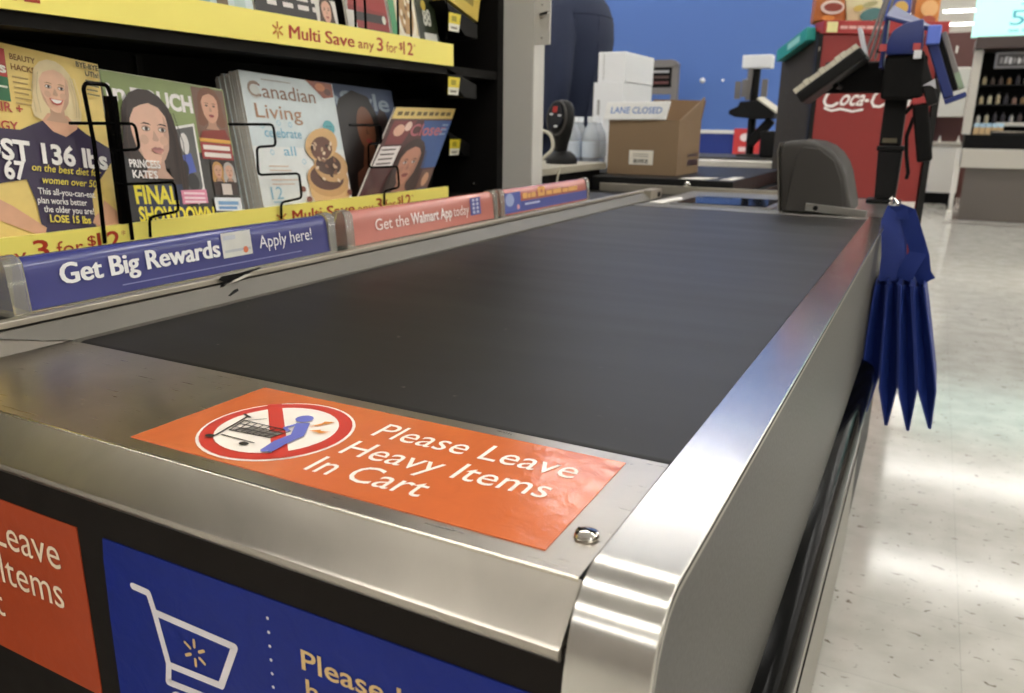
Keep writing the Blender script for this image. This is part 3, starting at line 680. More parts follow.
def cover_living(p, F, w_, h):
    n = NF(p, F, .232, .247)
    n.rect(0, 1, .0, .5, '#e0e4e2'); n.poly([(.35,.0),(1,.0),(1,.45),(.6,.35)], '#ece8e2')
    n.poly([(.68,1),(.99,1),(.99,.90),(.86,.88)], '#8c4c38'); n.ell(.84, .96, .06, .03, '#c07850'); n.ell(.92, .93, .04, .025, '#5a2c20')
    n.text('Canadian', .06, .835, .70, .095, '#8a6a58', bold=.004); n.text('Living', .09, .695, .48, .095, '#b0886c', bold=.004)
    n.ell(.12, .87, .05, .05, '#c8ccc8'); n.text('C', .055, .835, .11, .105, '#9a8878', bold=.004)
    n.lines(.2, .955, .4, 1, '#a8a49c', .006)
    n.text('celebrate', .14, .565, .385, .065, '#7ab4cc', bold=.004); n.text('all', .30, .44, .13, .065, '#7ab4cc', bold=.004)
    for a, b in ((.13,.64),(.42,.66),(.5,.40),(.18,.46),(.3,.665)): n.mb.ring(F, a*n.w, b*n.h, .0035, .0047, '#8cc0d4', n.up(), 16)
    n.lines(.12, .36, .26, 2, '#d0b8a4', .008, .03); n.lines(.12, .265, .3, 2, '#d0b8a4', .008, .03)
    n.text('12', .09, .135, .12, .085, '#8cb8cc', bold=.004); n.rect(.10, .2, .11, .12, '#a8c8d4')
    n.ell(.855, .66, .07, .055, '#58a4ac'); n.rect(.82, .89, .665, .672, '#3c7c88'); n.rect(.83, .88, .645, .65, '#3c7c88')
    # stacked biscuits with chocolate filling
    n.ell(.74, .20, .235, .165, '#d8b078'); n.ell(.74, .27, .245, .13, '#c89c64'); n.ell(.73, .285, .20, .095, '#5c3a2c')
    n.ell(.80, .37, .20, .12, '#c49a68'); n.ell(.77, .38, .15, .075, '#4e3226')
    n.ell(.73, .53, .20, .115, '#d2aa74', .3); n.ell(.72, .50, .13, .085, '#6a4434', .3)
    random.seed(3)
    for i in range(26): n.ell(.74+random.uniform(-.15,.13), .40+random.uniform(-.15,.14), .02, .012, random.choice(['#e0c8a8', '#8a6048', '#3c241c', '#caa888']), random.uniform(0, 3))
    for a, b in ((.42,.20),(.47,.125),(.96,.17),(.38,.06)): n.ell(a, b, .03, .022, '#7a4436')
u, v = basis(12, -3)
O = V(-.87, .695, .90); nn = Frame(O, u, v).n
grp = 'stack of pale food magazines'
m0 = None
for i in range(10):
    lab = 'front magazine of the pale stack, with a chocolate filled pastry on its cover' if i == 0 else 'pale food magazine standing behind the pastry cover, only its page edges showing'
    if i == 0: magazine(O, u, v, .232, .247, '#cfdadc', lab, cover_living, .0052, grp)
    else:
        P = O-nn*(.0056*i)+u*random.uniform(-.003, .002)+v*random.uniform(-.003, .002)
        if m0 is None: m0 = magazine(P, u, v, .232, .247, '#cfdadc', lab, None, .0052, grp); P0 = P
        else: dup(m0, m0.location+(P-P0))

def cover_style(p, F, w_, h):
    n = NF(p, F, .225, .24)
    n.rect(0, 1.1, .0, 1.04, '#4c5a78'); n.poly([(0,0),(1.1,0),(1.1,.5),(.9,.9),(.6,.6),(0,.9)], '#40302c')
    n.text('InStyle', .04, .845, .98, .14, '#98a8b8', bold=.02)
    n.poly([(.12,.30),(.14,.72),(.28,.92),(.48,1.0),(.70,.96),(.80,.80),(.80,.50),(.95,.30),(.95,.0),(.10,.0)], '#1c1412')
    n.ell(.60, .68, .13, .19, '#7a4c34'); n.poly([(.52,.52),(.68,.52),(.74,.36),(.46,.36)], '#6a402c'); n.poly([(.36,.30),(.56,.40),(.80,.36),(.90,.0),(.30,.0)], '#744636')
    n.poly([(.46,.80),(.50,.90),(.64,.93),(.74,.84),(.72,.94),(.55,.98),(.44,.92)], '#1c1412')
    for d in (.55, .66): n.ell(d, .71, .022, .014, '#1a1010')
    n.ell(.61, .575, .045, .02, '#8c3a34'); n.poly([(.6,.70),(.63,.63),(.58,.63)], '#5c3624')
u, v = basis(12, -2)
magazine((-.9145, .935, .8922), u, v, .246, .245, '#50607e', 'dark fashion magazine with a woman with long black hair on its cover', cover_style)

def cover_star(p, F, w_, h):
    n = NF(p, F, w_, h)
    n.rect(0, 1, 0, .95, '#54302e'); n.rect(0, 1, .88, 1, '#dcc070')
    for i in range(9): n.rect(.06+.1*i, .06+.1*i+random.uniform(.05,.085), .915, .955, '#6a5420')
    n.poly([(.52,.86),(1,.86),(1,.35),(.72,.35),(.60,.6)], '#34548c')
    n.poly([(.05,.86),(.40,.86),(.30,.62),(.05,.62)], '#7a3434'); n.ell(.18, .76, .08, .06, '#d8a890'); n.ell(.3, .80, .05, .05, '#e0c0b0')
    n.text('Closer', .36, .70, .58, .12, '#b0606a', bold=.02)
    for i in range(3): n.rect(.86, .96, .80-.05*i, .82-.05*i, '#8098b8')
    n.poly([(.02,.60),(.30,.60),(.28,.40),(.0,.40)], '#e0d8d4')
    for i in range(4): n.rect(.04, .24, .56-.045*i, .575-.045*i, '#5a4a48')
    n.face(.52, .40, .17, '#b88068', '#3c2620', '#8c4840', 1.0)
    n.poly([(.25,.12),(.80,.12),(.80,.0),(.2,.0)], '#8c3c34'); n.rect(.78, .97, .05, .33, '#6a4a3c'); n.ell(.875, .23, .05, .07, '#c09070'); n.rect(.80, .95, .06, .14, '#3a4c6c')
    n.rect(.05, .22, .06, .2, '#5a3a34')
# leans back away from the camera, tilted in its pocket
O = V(-.864, .915, .892); u = V(-.014, .262, .002); v = V(-.044, .215, .200)
u2 = u.normalized(); v2 = (v-u2*v.dot(u2)*.0).normalized()
def slanted(O, u, v, th, bg, label, draw):
    """a sheared copy of the usual magazine: it slumps sideways in the pocket"""
    T = thing('magazine', label, 'magazine', tuple(O+u*.5))
    class SFr:
        def __init__(s): s.O, s.u, s.v = O, u.normalized(), v.normalized(); s.n = u.cross(v).normalized()
        def at(s, a, b, l=0): return s.O+s.u*a+s.v*b+s.n*l
    F = SFr(); w_, h = u.length, v.length
    for nm, k, l0, l1 in (('pages', 'page_edge', -th, -.0004), ('cover', bg, -.0003, 0)):
        b = MB(); b.add([F.at(a, c, l) for l in (l0, l1) for a, c in ((0,0),(w_,0),(w_,h),(0,h))], [(0,3,2,1),(4,5,6,7),(0,1,5,4),(1,2,6,5),(2,3,7,6),(3,0,4,7)], k); ob = b.build(nm, T)
    p = MB(); draw(p, F, w_, h); p.build('cover_print', ob); return T
slanted(O, u, v, .005, '#54302e', 'slumped gossip magazine with a yellow top band beside the black end panel', cover_star)

# magazines on the upper shelf, only their lower parts in view
def up_mag(y0, w_, bg, label, draw, off=0):
    u, v = basis(10, 0); return magazine((-.885+off, y0, 1.1845), u, v, w_, .27, bg, label, draw, .005)
def c1(p, F, w_, h):
    n = NF(p, F, w_, h); n.rect(0, 1, 0, .7, '#c8d4d8')
    for i in range(4): n.rect(.1+.22*i, .24+.22*i, .15, .45, ['#54644c', '#8cb0c0', '#705a40', '#b0c4c0'][i])
def c2(p, F, w_, h):
    n = NF(p, F, w_, h); n.rect(0, 1, 0, .8, '#1c1614'); n.rect(.1, .9, .38, .6, '#c06a84')
    for i, b in enumerate((.29, .235)):
        for j in range(4): n.rect(.14+.18*j, .14+.18*j+random.uniform(.09,.16), b, b+.03, '#d8d0cc')
    n.rect(.72, 1, .1, .33, '#d8d4cc'); n.face(.86, .255, .07, '#d8a890', '#4a3428', asp=.8)
def c3(p, F, w_, h):
    n = NF(p, F, w_, h); n.rect(0, 1, 0, .9, '#a8a49c'); n.poly([(.05,.30),(.10,.46),(.30,.60),(.75,.62),(.95,.48),(.97,.30)], '#a02c28'); n.poly([(.05,.34),(.97,.32),(.97,.18),(.05,.18)], '#8c2422'); n.rect(.1, .9, .24, .30, '#302828'); n.rect(.05, .97, .13, .19, '#2a2422')
    for a in (.16, .86): n.ell(a, .27, .045, .03, '#e0dcd0')
    n.rect(.0, .2, .18, .30, '#d4d0c8')
def c4(p, F, w_, h):
    n = NF(p, F, w_, h); n.rect(0, 1, 0, .9, '#d8c8a0'); n.rect(0, .22, .0, .9, '#4c9a68'); n.ell(.62, .36, .36, .26, '#e8e0cc'); n.ell(.62, .38, .28, .2, '#b8905c')
    random.seed(5)
    for i in range(16): n.ell(.62+random.uniform(-.2,.2), .38+random.uniform(-.15,.15), .04, .025, random.choice(['#7a5a34', '#e8dcc0', '#9c4c34', '#5c7a3c']))
    n.rect(.2, 1, .05, .2, '#e2dccc')
def c5(p, F, w_, h):
    n = NF(p, F, w_, h); n.rect(0, 1, 0, .9, '#28301f'); n.text('88', .3, .30, .4, .12, '#d8d8cc', bold=.03); n.ell(.4, .45, .12, .04, '#c8b048'); n.rect(.25, .9, .16, .24, '#d4d4cc'); n.rect(.2, .8, .52, .6, '#b8a850')
up_mag(.560, .165, '#c8d4d8', 'magazine with small colour pictures at the left of the upper shelf', c1)
up_mag(.730, .205, '#1c1614', 'black magazine with white lines and a small portrait on the upper shelf', c2)
up_mag(.965, .135, '#a8a49c', 'car magazine with a red car above the yellow strip', c3)
up_mag(1.105, .095, '#d8c8a0', 'food magazine with a plate and green edge on the upper shelf', c4)
up_mag(1.205, .075, '#28301f', 'dark green magazine at the right end of the upper shelf', c5)
# yellow carton on the top bracket
yc = thing('small_carton', 'small yellow carton on the top bracket of the magazine rack', 'carton', (-.93, 1.35, 1.285))
Mx = Matrix.Translation((-.93, 1.355, 1.316)) @ Matrix.Rotation(math.radians(-14), 4, 'X')
MB(Mx).box(-.06, .06, -.075, .06, -.014, .09, '#d8bc54').build('carton_body', yc, bevel=.001)
MB(Mx).box(.0602, .0608, -.04, .03, .01, .03, '#9a8434').build('carton_print', yc)

# ------------------------------------------------------------------ post beside the rack
ps = thing('rack_post', 'pale cream metal post between the magazine rack and the cashier area', 'post', (-.80, 1.6, 0))
MB().box(-.876, -.782, 1.531, 1.592, 0, 2.3, 'post_paint').build('post_body', ps, bevel=.003)
MB().box(-.781, -.740, 1.530, 1.5345, 1.245, 1.9, 'post_paint').build('cover_plate', ps, bevel=.001)
MB().tube([(-.762, 1.530, 1.312), (-.762, 1.522, 1.312), (-.738, 1.516, 1.315)], .004, 'chrome', 8).build('latch', ps, smooth=True)
for z in (1.26, 1.335): MB().lathe([(0, 0), (.003, 0), (0, -.002)], (-.762, 1.530, z), 'chrome', 8, 'y').build('screw', ps)

# ------------------------------------------------------------------ register end of the counter
rg = thing('register_counter', 'dark register counter with scanner plate at the far end of the belt', 'counter', (-.5, 2.4, 0))
MB().prism([(-.94, 1.742), (-.70, 1.742), (-.70, 1.78), (.04, 1.78), (.04, 2.55), (-.42, 2.55), (-.42, 3.3), (-.94, 3.3)], 'z', .02, .84, 'black_plastic').build('body', rg)
MB().box(-.57, .036, 1.782, 2.30, .841, .8565, 'steel_plain').build('top_plate', rg, bevel=.001)
MB().box(-.575, .0, 1.722, 1.760, .842, .8575, 'steel_plain').build('end_plate', rg, bevel=.001)
g = MB().box(-.50, -.235, 1.80, 2.06, .857, .8605, 'steel_plain').build('scanner_frame', rg, bevel=.001)
MB().box(-.485, -.25, 1.815, 2.045, .861, .8625, 'glass_dark').build('scanner_glass', g)
MB().box(-.90, -.25, 2.305, 2.32, .841, .868, 'guard_lip').build('steel_edge', rg, bevel=.001)
part(MB().prism([(-1.19, 2.515), (-.94, 2.515), (-.94, 2.33), (-.45, 2.33), (-.45, 3.28), (-1.19, 3.28)], 'z', .841, .889, 'black_plastic').build('raised_tray', rg, bevel=.002), 'black raised tray')
MB().prism([(-1.19, 2.515), (-.945, 2.515), (-.945, 3.28), (-1.19, 3.28)], 'z', .02, .84, 'black_matte').build('tray_support', rg)
MB().lathe([(0, 0), (.014, 0), (.012, -.003), (0, -.004)], (-.60, 2.3285, .868), 'chrome', 14, 'y').build('lock', rg, smooth=True)

# loose papers
def paper(pts, z, label):
    return tag(MB().prism(pts, 'z', z, z+.0015, 'paper').build('paper_slip'), label, 'paper', 'loose papers on the register counter')
paper([(-.56, 1.80), (-.515, 1.79), (-.505, 1.95), (-.53, 2.02)], .8585, 'crumpled white slip beside the belt end')
paper([(-.635, 2.345), (-.55, 2.345), (-.53, 2.46), (-.60, 2.45)], .8900, 'white slip lying in front of the cardboard box')
paper([(-.50, 2.36), (-.46, 2.35), (-.455, 2.52), (-.49, 2.53)], .8900, 'white slip at the right edge of the black tray')

# grey hood (item deflector) and steel gate arm
hd = thing('deflector_hood', 'dark grey rounded plastic hood standing at the end of the belt', 'plastic hood', (-.13, 1.85, .858))
sil = [(-.208, .8585), (-.2245, 1.000), (-.222, 1.015), (-.213, 1.024), (-.199, 1.0285), (-.170, 1.031), (-.141, 1.0275), (-.116, 1.018), (-.094, 1.001), (-.077, .978), (-.066, .953), (-.056, .918), (-.047, .884), (-.042, .8585)]
MB().prism(sil, 'y', 1.762, 1.98, 'hood_grey').build('hood_shell', hd, bevel=.012, smooth=True, seg=3)
part(MB().prism([(-.2118, .8585), (-.2290, 1.004), (-.2255, 1.023), (-.2225, 1.024), (-.2255, 1.003), (-.2085, .8585)], 'y', 1.765, 1.978, 'guard_grey').build('lit_side', hd), 'left side of the hood painted lighter grey as if lit')  # light on the hood's left face put in as a paler strip
MB().prism([(-.196, .8605), (-.183, .99), (-.165, 1.015), (-.13, 1.012), (-.094, .985), (-.074, .94), (-.058, .8605)], 'y', 1.7575, 1.762, 'hood_grey').build('hood_panel', hd, bevel=.003)
ga = thing('gate_arm', 'flat steel arm across the belt end in front of the grey hood', 'metal arm', (-.07, 1.735, .858))
Mx = Matrix.Translation((-.075, 1.737, .871)) @ Matrix.Rotation(math.radians(4), 4, 'Y')
MB(Mx).box(-.07, .068, -.006, .006, -.0085, .0085, 'steel_plain').build('bar', ga, bevel=.001)
MB(Mx).lathe([(0, 0), (.006, 0), (.006, -.006), (0, -.007)], (-.046, -.006, 0), 'black_plastic', 14, 'y').build('pivot', ga, smooth=True)

# cashier shelf on the left
cs = thing('cashier_shelf', 'beige topped cashier shelf behind the cream post', 'shelf', (-1.3, 2.0, 0))
MB().box(-1.75, -.955, 1.68, 2.505, .905, .928, 'beige_shelf').build('shelf_top', cs, bevel=.002)
MB().box(-1.73, -.975, 1.70, 2.49, .0, .904, 'black_matte').build('shelf_body', cs)
MB().tube([(-.957, 2.10, .93), (-.945, 2.05, .90), (-.94, 2.02, .85)], .003, 'cable', 8).build('loose_wire', cs, smooth=True)

# barcode scanner
bs = thing('barcode_scanner', 'black upright barcode scanner with a painted red reflection on the cashier shelf', 'scanner', (-1.04, 2.3, .928))
MB().lathe([(0, .0), (.055, .0), (.056, .014), (.046, .03), (.03, .042), (0, .046)], (-1.045, 2.3, .9285), 'black_plastic', 24).build('base', bs, smooth=True)
Mx = Matrix.Translation((-1.047, 2.30, 1.066)) @ Matrix.Rotation(math.radians(-18), 4, 'Z') @ Matrix.Rotation(math.radians(-6), 4, 'X')
rings = []
for z, rx, ry, yo in ((-.11, .018, .02, .01), (-.07, .026, .026, .004), (-.03, .040, .034, 0), (.015, .046, .037, 0), (.05, .041, .033, 0), (.068, .030, .026, 0), (.076, .012, .012, 0)):
    rings.append([(rx*math.cos(2*math.pi*j/24), yo+ry*math.sin(2*math.pi*j/24), z) for j in range(24)])
MB(Mx).loft(rings, 'black_plastic').build('head', bs, smooth=True)
MB(Mx).add([(.034*math.cos(2*math.pi*j/24), -.0385, .02+.045*math.sin(2*math.pi*j/24)) for j in range(24)]+[(.034*math.cos(2*math.pi*j/24), -.03, .02+.045*math.sin(2*math.pi*j/24)) for j in range(24)], [tuple(range(24))]+[(j, 24+j, 24+(j+1)%24, (j+1)%24) for j in range(24)], 'glass_dark').build('window', bs)
MB(Mx).tube([(.043*math.cos(2*math.pi*j/24), -.030, .012+.056*math.sin(2*math.pi*j/24)) for j in range(24)], .004, 'hood_grey', 6, True).build('bezel', bs, smooth=True)
part(MB(Mx).box(-.012, .008, -.0405, -.0387, .030, .050, 'red_glint').build('red_reflection', bs), 'red reflection painted on the scanner window')  # small red plate standing in for a reflection in the window
for x, z in ((-.024, .022), (.014, .018), (.0, -.018)): MB(Mx).box(x, x+.014, -.0402, -.0387, z, z+.005, '#e8e8e8').build('reflector', bs)
tag(MB().tube(rounded([(-1.12, 2.24, 1.02), (-1.06, 2.12, 1.05), (-.985, 2.08, 1.03), (-.965, 2.06, .985), (-.99, 2.0, .945), (-.98, 1.90, .938), (-.938, 1.80, .92), (-.925, 1.75, .87)], .04, 6), .0055, 'cable', 10).build('scanner_cable', None, smooth=True), 'beige cable looping down from the barcode scanner', 'cable')

# cardboard box with open flaps
bx_ = thing('cardboard_box', 'open brown cardboard box with a white label on the black tray', 'box', (-.814, 2.636, .8895))
x0, x1, y0, y1, z0, z1 = -.944, -.684, 2.486, 2.776, .8898, 1.079
for a in ((x0, x1, y0, y0+.004), (x0, x1, y1-.004, y1), (x0, x0+.004, y0+.004, y1-.004), (x1-.004, x1, y0+.004, y1-.004)):
    MB().box(a[0], a[1], a[2], a[3], z0, z1, 'cardboard').build('side_wall', bx_)
MB().box(x0+.004, x1-.004, y0+.004, y1-.004, z0, z0+.004, 'cardboard_in').build('bottom', bx_)
MB().add([(x0+.03, y1-.004, z1), (x1, y1-.004, z1), (x1+.004, y1+.03, z1+.075), (x0+.06, y1+.03, z1+.08), (x0+.03, y1, z1), (x1, y1, z1), (x1+.004, y1+.034, z1+.075), (x0+.06, y1+.034, z1+.08)], [(0,3,2,1)[::-1],(4,5,6,7)[::-1],(0,1,5,4),(1,2,6,5),(2,3,7,6),(3,0,4,7)], 'cardboard_in').build('flap', bx_)
MB().add([(x1-.004, y0+.01, z1), (x1-.004, y1-.01, z1), (x1+.004, y1-.0, z1+.085), (x1+.006, y0+.16, z1+.05), (x1, y0+.01, z1), (x1, y1-.01, z1), (x1+.008, y1, z1+.085), (x1+.010, y0+.16, z1+.05)], [(0,1,2,3)[::-1],(4,5,6,7),(0,1,5,4)[::-1],(1,2,6,5)[::-1],(2,3,7,6)[::-1],(3,0,4,7)[::-1]], 'cardboard').build('flap', bx_)
Fb = Frame((x0, y0, z0), (1,0,0), (0,0,1))
t = MB(); t.rect(Fb, .082, .172, .035, .085, '#e4ded0', .0006); 
for i in range(16): t.rect(Fb, .10+.0035*i, .10+.0035*i+random.choice((.001,.002,.0025)), .040, .055, '#3c3a38', .001)
for b in (.062, .070): t.rect(Fb, .098, .155, b, b+.003, '#9a948a', .001)
part(t.build('shipping_label', bx_), 'white shipping label')
Fs = Frame((x1, y0, z0), (0,1,0), (0,0,1)); t = MB()
for b0, b1 in ((.062, .072), (.03, .052)): t.rect(Fs, .13, .27, b0, b1, '#4a3c40', .0006)
t.build('printed_marks', bx_)
ls = thing('lane_closed_sign', 'white LANE CLOSED sign lying across the cardboard box front', 'sign', (-.86, 2.48, 1.08))
Mx = Matrix.Translation((-.955, 2.47, 1.0805)) @ Matrix.Rotation(math.radians(2), 4, 'Z')
MB(Mx).prism([(-.006, 0), (.222, 0), (.236, .062), (.006, .058)], 'y', .0, .012, '#f0f0ee').build('sign_plate', ls, bevel=.002)
MB(Mx).box(.02, .20, .0135, .05, -.0005, .003, '#e4e4e2').build('sign_foot', ls)
Fz = Frame(Mx @ V(0, 0, 0), Mx.to_3x3() @ V(1,0,0), (0,0,1)); t = MB(); t.text('LANE CLOSED', Fz, .022, .021, .185, .021, '#5c86c8', .0006, bold=.012, shear=.12); t.build('lettering', ls)

# white cartons and bottles behind the box
wc = thing('white_carton', 'tall plain white carton at the bottom of the white stack', 'carton', (-1.07, 3.05, .8895))
MB().box(-1.165, -1.035, 2.87, 3.24, .8897, 1.228, 'carton_white').build('carton_body', wc, bevel=.003)
MB().box(-1.145, -1.135, 2.8685, 2.8698, 1.10, 1.16, '#9a9a98').build('hand_slot', wc)
MB().box(-1.0345, -1.034, 3.06, 3.09, 1.12, 1.14, '#605c58').build('hand_hole', wc)
wc = thing('white_carton', 'smaller white carton standing on top of the white stack', 'carton', (-1.09, 3.05, 1.2285))
MB().box(-1.152, -1.033, 2.88, 3.24, 1.2287, 1.345, 'carton_white').build('carton_body', wc, bevel=.003)
MB().box(-1.128, -1.126, 2.8785, 2.8798, 1.235, 1.34, '#a8a8a4').build('seam', wc)
mat('bottle_clear', (226, 232, 238), .15, trans=.6, var=0)
bt = None
for i, (x, y) in enumerate(((-1.135, 2.60), (-1.062, 2.61), (-1.14, 2.68), (-1.066, 2.69))):
    if bt is None:
        bt = thing('water_bottle', 'clear plastic water bottle beside the white cartons', 'bottle', (x, y, .8895), 'water bottles by the white cartons')
        MB().lathe([(0, 0), (.028, 0), (.032, .006), (.031, .03), (.033, .04), (.031, .06), (.033, .075), (.031, .10), (.033, .115), (.030, .14), (.014, .175), (.0135, .18), (0, .18)], (x, y, .8897), 'bottle_clear', 14).build('bottle_body', bt, smooth=True)
        MB().lathe([(0, .1805), (.0155, .1805), (.0155, .2), (0, .201)], (x, y, .8897), '#e8ecf0', 12).build('cap', bt)
        MB().lathe([(.0338, .05), (.0338, .11)], (x, y, .8897), '#ccd6e2', 14).build('wrap', bt, smooth=True)
    elif i == 0: pass
    else: dup(bt, (x, y, .8895))

# ------------------------------------------------------------------ person behind the shelf
def person():
    T = thing('person', 'person in a dark navy denim jacket standing behind the cashier shelf', 'person', (-1.45, 3.32, 0))
    J = {'pel': (-1.46, 3.32, .95, .135), 'wa': (-1.475, 3.32, 1.10, .13), 'ch': (-1.455, 3.32, 1.32, .155), 'nk': (-1.50, 3.32, 1.50, .062), 'hd0': (-1.545, 3.32, 1.60, .075), 'hd1': (-1.555, 3.32, 1.70, .10), 'hd2': (-1.555, 3.32, 1.78, .07)}
    up = lambda z: .95+(z-.95)*1.14 if z > 1.08 else z
    E = [('pel','wa'),('wa','ch'),('ch','nk'),('nk','hd0'),('hd0','hd1'),('hd1','hd2')]
    for s, n in ((1,'a'),(-1,'b')):
        y = 3.32
        J.update({'hip'+n: (-1.46, y+.10*s, .88, .098), 'kn'+n: (-1.47, y+.11*s, .50, .066), 'an'+n: (-1.44, y+.11*s, .10, .045), 'to'+n: (-1.56, y+.12*s, .045, .04),
                  'sh'+n: (-1.465, y+.19*s, 1.42, .068), 'el'+n: (-1.43, y+.26*s, 1.14, .050), 'wr'+n: (-1.62, y+.22*s, 1.00, .033), 'pa'+n: (-1.68, y+.21*s, .985, .032)})
        E += [('pel','hip'+n),('hip'+n,'kn'+n),('kn'+n,'an'+n),('an'+n,'to'+n),('ch','sh'+n),('sh'+n,'el'+n),('el'+n,'wr'+n),('wr'+n,'pa'+n)]
        for k in range(4):
            J['f%d%s' % (k, n)] = (-1.73, y+(.21+.018*(k-1.5))*s, .982, .010); J['g%d%s' % (k, n)] = (-1.765+.004*abs(k-1.5), y+(.21+.019*(k-1.5))*s, .970, .008)
            E += [('pa'+n, 'f%d%s' % (k, n)), ('f%d%s' % (k, n), 'g%d%s' % (k, n))]
        J['t0'+n] = (-1.69, y+.165*s, .985, .011); J['t1'+n] = (-1.72, y+.15*s, .98, .009); E += [('wr'+n, 't0'+n), ('t0'+n, 't1'+n)]
    J = {k: (a[0], a[1], up(a[2]), a[3]) for k, a in J.items()}
    ks = list(J); me = bpy.data.meshes.new('body'); me.from_pydata([Vector(J[k][:3])-T.location for k in ks], [(ks.index(a), ks.index(b)) for a, b in E], [])
    o = bpy.data.objects.new('body', me); COL.objects.link(o)
    mo = o.modifiers.new('s', 'SKIN')
    for i, k in enumerate(ks):
        r = J[k][3]; me.skin_vertices[0].data[i].radius = (r, r*1.25) if k in ('wa', 'ch', 'pel') else (r, r)
    me.skin_vertices[0].data[0].use_root = True
    sb_ = o.modifiers.new('d', 'SUBSURF'); sb_.levels = 2; sb_.render_levels = 2
    dg = bpy.context.evaluated_depsgraph_get(); ev = bpy.data.meshes.new_from_object(o.evaluated_get(dg))
    bpy.data.objects.remove(o)
    ev.name = 'body'
    for k in ('denim', 'trouser', 'skin', 'hair', 'black_plastic'): ev.materials.append(K(k))
    for p in ev.polygons:
        c = p.center+T.location; p.use_smooth = True
        arm = abs(c.y-3.32) > .13
        if c.z > 1.60: i = 2
        elif c.z < .09: i = 4
        elif c.z < .96 and not (c.x < -1.60): i = 1
        elif c.x < -1.64 and c.z < 1.06: i = 2
        else: i = 0
        p.material_index = i
    b = bpy.data.objects.new('body', ev); COL.objects.link(b); b.parent = T
    # jacket: hunched back, waistband and seams
    rings = []
    for z, xr, rx, ry in ((z_ if z_ < .9 else .9+(z_-.9)*1.14, a_, b_, c_) for z_, a_, b_, c_ in ((.90, -1.36, .130, .185), (.96, -1.352, .135, .19), (1.04, -1.345, .140, .19), (1.15, -1.315, .150, .20), (1.27, -1.287, .165, .21), (1.37, -1.274, .172, .225), (1.44, -1.279, .168, .225), (1.50, -1.30, .150, .19), (1.55, -1.34, .115, .13), (1.575, -1.38, .085, .09))):
        rings.append([(xr-rx+rx*math.cos(2*math.pi*j/28), 3.32+ry*math.sin(2*math.pi*j/28), z) for j in range(28)])
    jk = MB().loft(rings, 'denim', caps=False).build('jacket', T, smooth=True)
    def at(th, z):
        zs = [r[0][2] for r in rings]
        for i in range(len(zs)-1):
            if zs[i] <= z <= zs[i+1]:
                f = (z-zs[i])/(zs[i+1]-zs[i]); a = rings[i]; q = rings[i+1]
                k = th/(2*math.pi)*28; k0 = int(math.floor(k)) % 28; g = k-math.floor(k); k1 = (k0+1) % 28
                A = Vector(a[k0])*(1-g)+Vector(a[k1])*g; B = Vector(q[k0])*(1-g)+Vector(q[k1])*g
                return A*(1-f)+B*f
    R_ = math.radians
    MB().tube([at(R_(d % 360), 1.535) for d in range(-110, 111, 10)], .005, 'denim', 6).build('yoke_seam', jk, smooth=True)
    for d in (-25, -62): MB().tube([at(R_(d % 360), z) for z in (.93, 1.0, 1.1, 1.2, 1.3, 1.4, 1.50, 1.53)], .004, 'denim', 6).build('seam', jk, smooth=True)
    MB().tube([at(R_(d), .915) for d in range(0, 360, 12)], .012, 'denim', 8, True).build('hem', jk, smooth=True)
    for s in (1, -1):
        y = 3.32
        MB().tube([(-1.45, y+.17*s, 1.53), (-1.435, y+.225*s, 1.42), (-1.43, y+.25*s, 1.25), (-1.435, y+.262*s, 1.13), (-1.50, y+.25*s, 1.07), (-1.60, y+.225*s, 1.02)], [.075, .082, .072, .066, .060, .048], 'denim', 14).build('sleeve', T, smooth=True)
    # head
    h = MB(); hc = V(-1.555, 3.32, 1.79)
    rr = []
    for i in range(9):
        t = math.pi*i/8; z = .115*math.cos(t); r = math.sin(t)
        rr.append([(hc.x+(.098 if math.cos(2*math.pi*j/20) > 0 else .09)*r*math.cos(2*math.pi*j/20), hc.y+.078*r*math.sin(2*math.pi*j/20), hc.z+z) for j in range(20)])
    cap = [[(p[0]+.008, p[1], p[2]+.012) for p in ring] for ring in rr[:5]]
    MB().loft([[((p[0]-hc.x)*1.08+hc.x, (p[1]-hc.y)*1.1+hc.y, p[2]) for p in r] for r in cap], 'hair').build('hair', T, smooth=True)
    MB().loft(rr, 'skin').build('face', T, smooth=True)
    MB().lathe([(0, -.03), (.013, -.02), (.012, 0), (.006, .03), (0, .035)], (-1.648, 3.32, 1.785), 'skin', 10).build('nose', T, smooth=True)
    for s in (1, -1):
        MB().lathe([(0, -.007), (.008, 0), (0, .007)], (-1.636, 3.32+.03*s, 1.81), '#2a2420', 10, 'x').build('eye', T, smooth=True)
        MB().lathe([(0, -.03), (.016, -.01), (.018, .012), (0, .03)], (-1.55, 3.32+.083*s, 1.79), 'skin', 10).build('ear', T, smooth=True)
    MB().tube([(-1.633, 3.295, 1.745), (-1.643, 3.32, 1.743), (-1.633, 3.345, 1.745)], .005, '#a85a50', 6).build('mouth', T, smooth=True)
person()

# ------------------------------------------------------------------ far lane and blue wall
gs = thing('plastic_stand', 'grey plastic frame stand with a dark pocket before the blue wall', 'stand', (-2.06, 6.6, 0))
x0, x1, y = -2.21, -1.90, 6.6
for a in (x0, x1-.055): MB().box(a, a+.055, y-.03, y+.03, 0, 1.56, 'grey_plastic').build('upright', gs, bevel=.006)
MB().prism([(x0, 1.561), (x0+.02, 1.585), (x0+.06, 1.60), (x1-.06, 1.60), (x1-.02, 1.585), (x1, 1.561), (x1, 1.54), (x0, 1.54)], 'y', y-.03, y+.03, 'grey_plastic').build('top_rail', gs)
for z in (.45, .9, 1.32): MB().box(x0+.0555, x1-.0555, y-.03, y+.03, z, z+.055, 'grey_plastic').build('cross_rail', gs, bevel=.004)
MB().box(x0+.0555, x1-.0555, y-.005, y+.025, 1.376, 1.539, 'black_matte').build('pocket', gs)
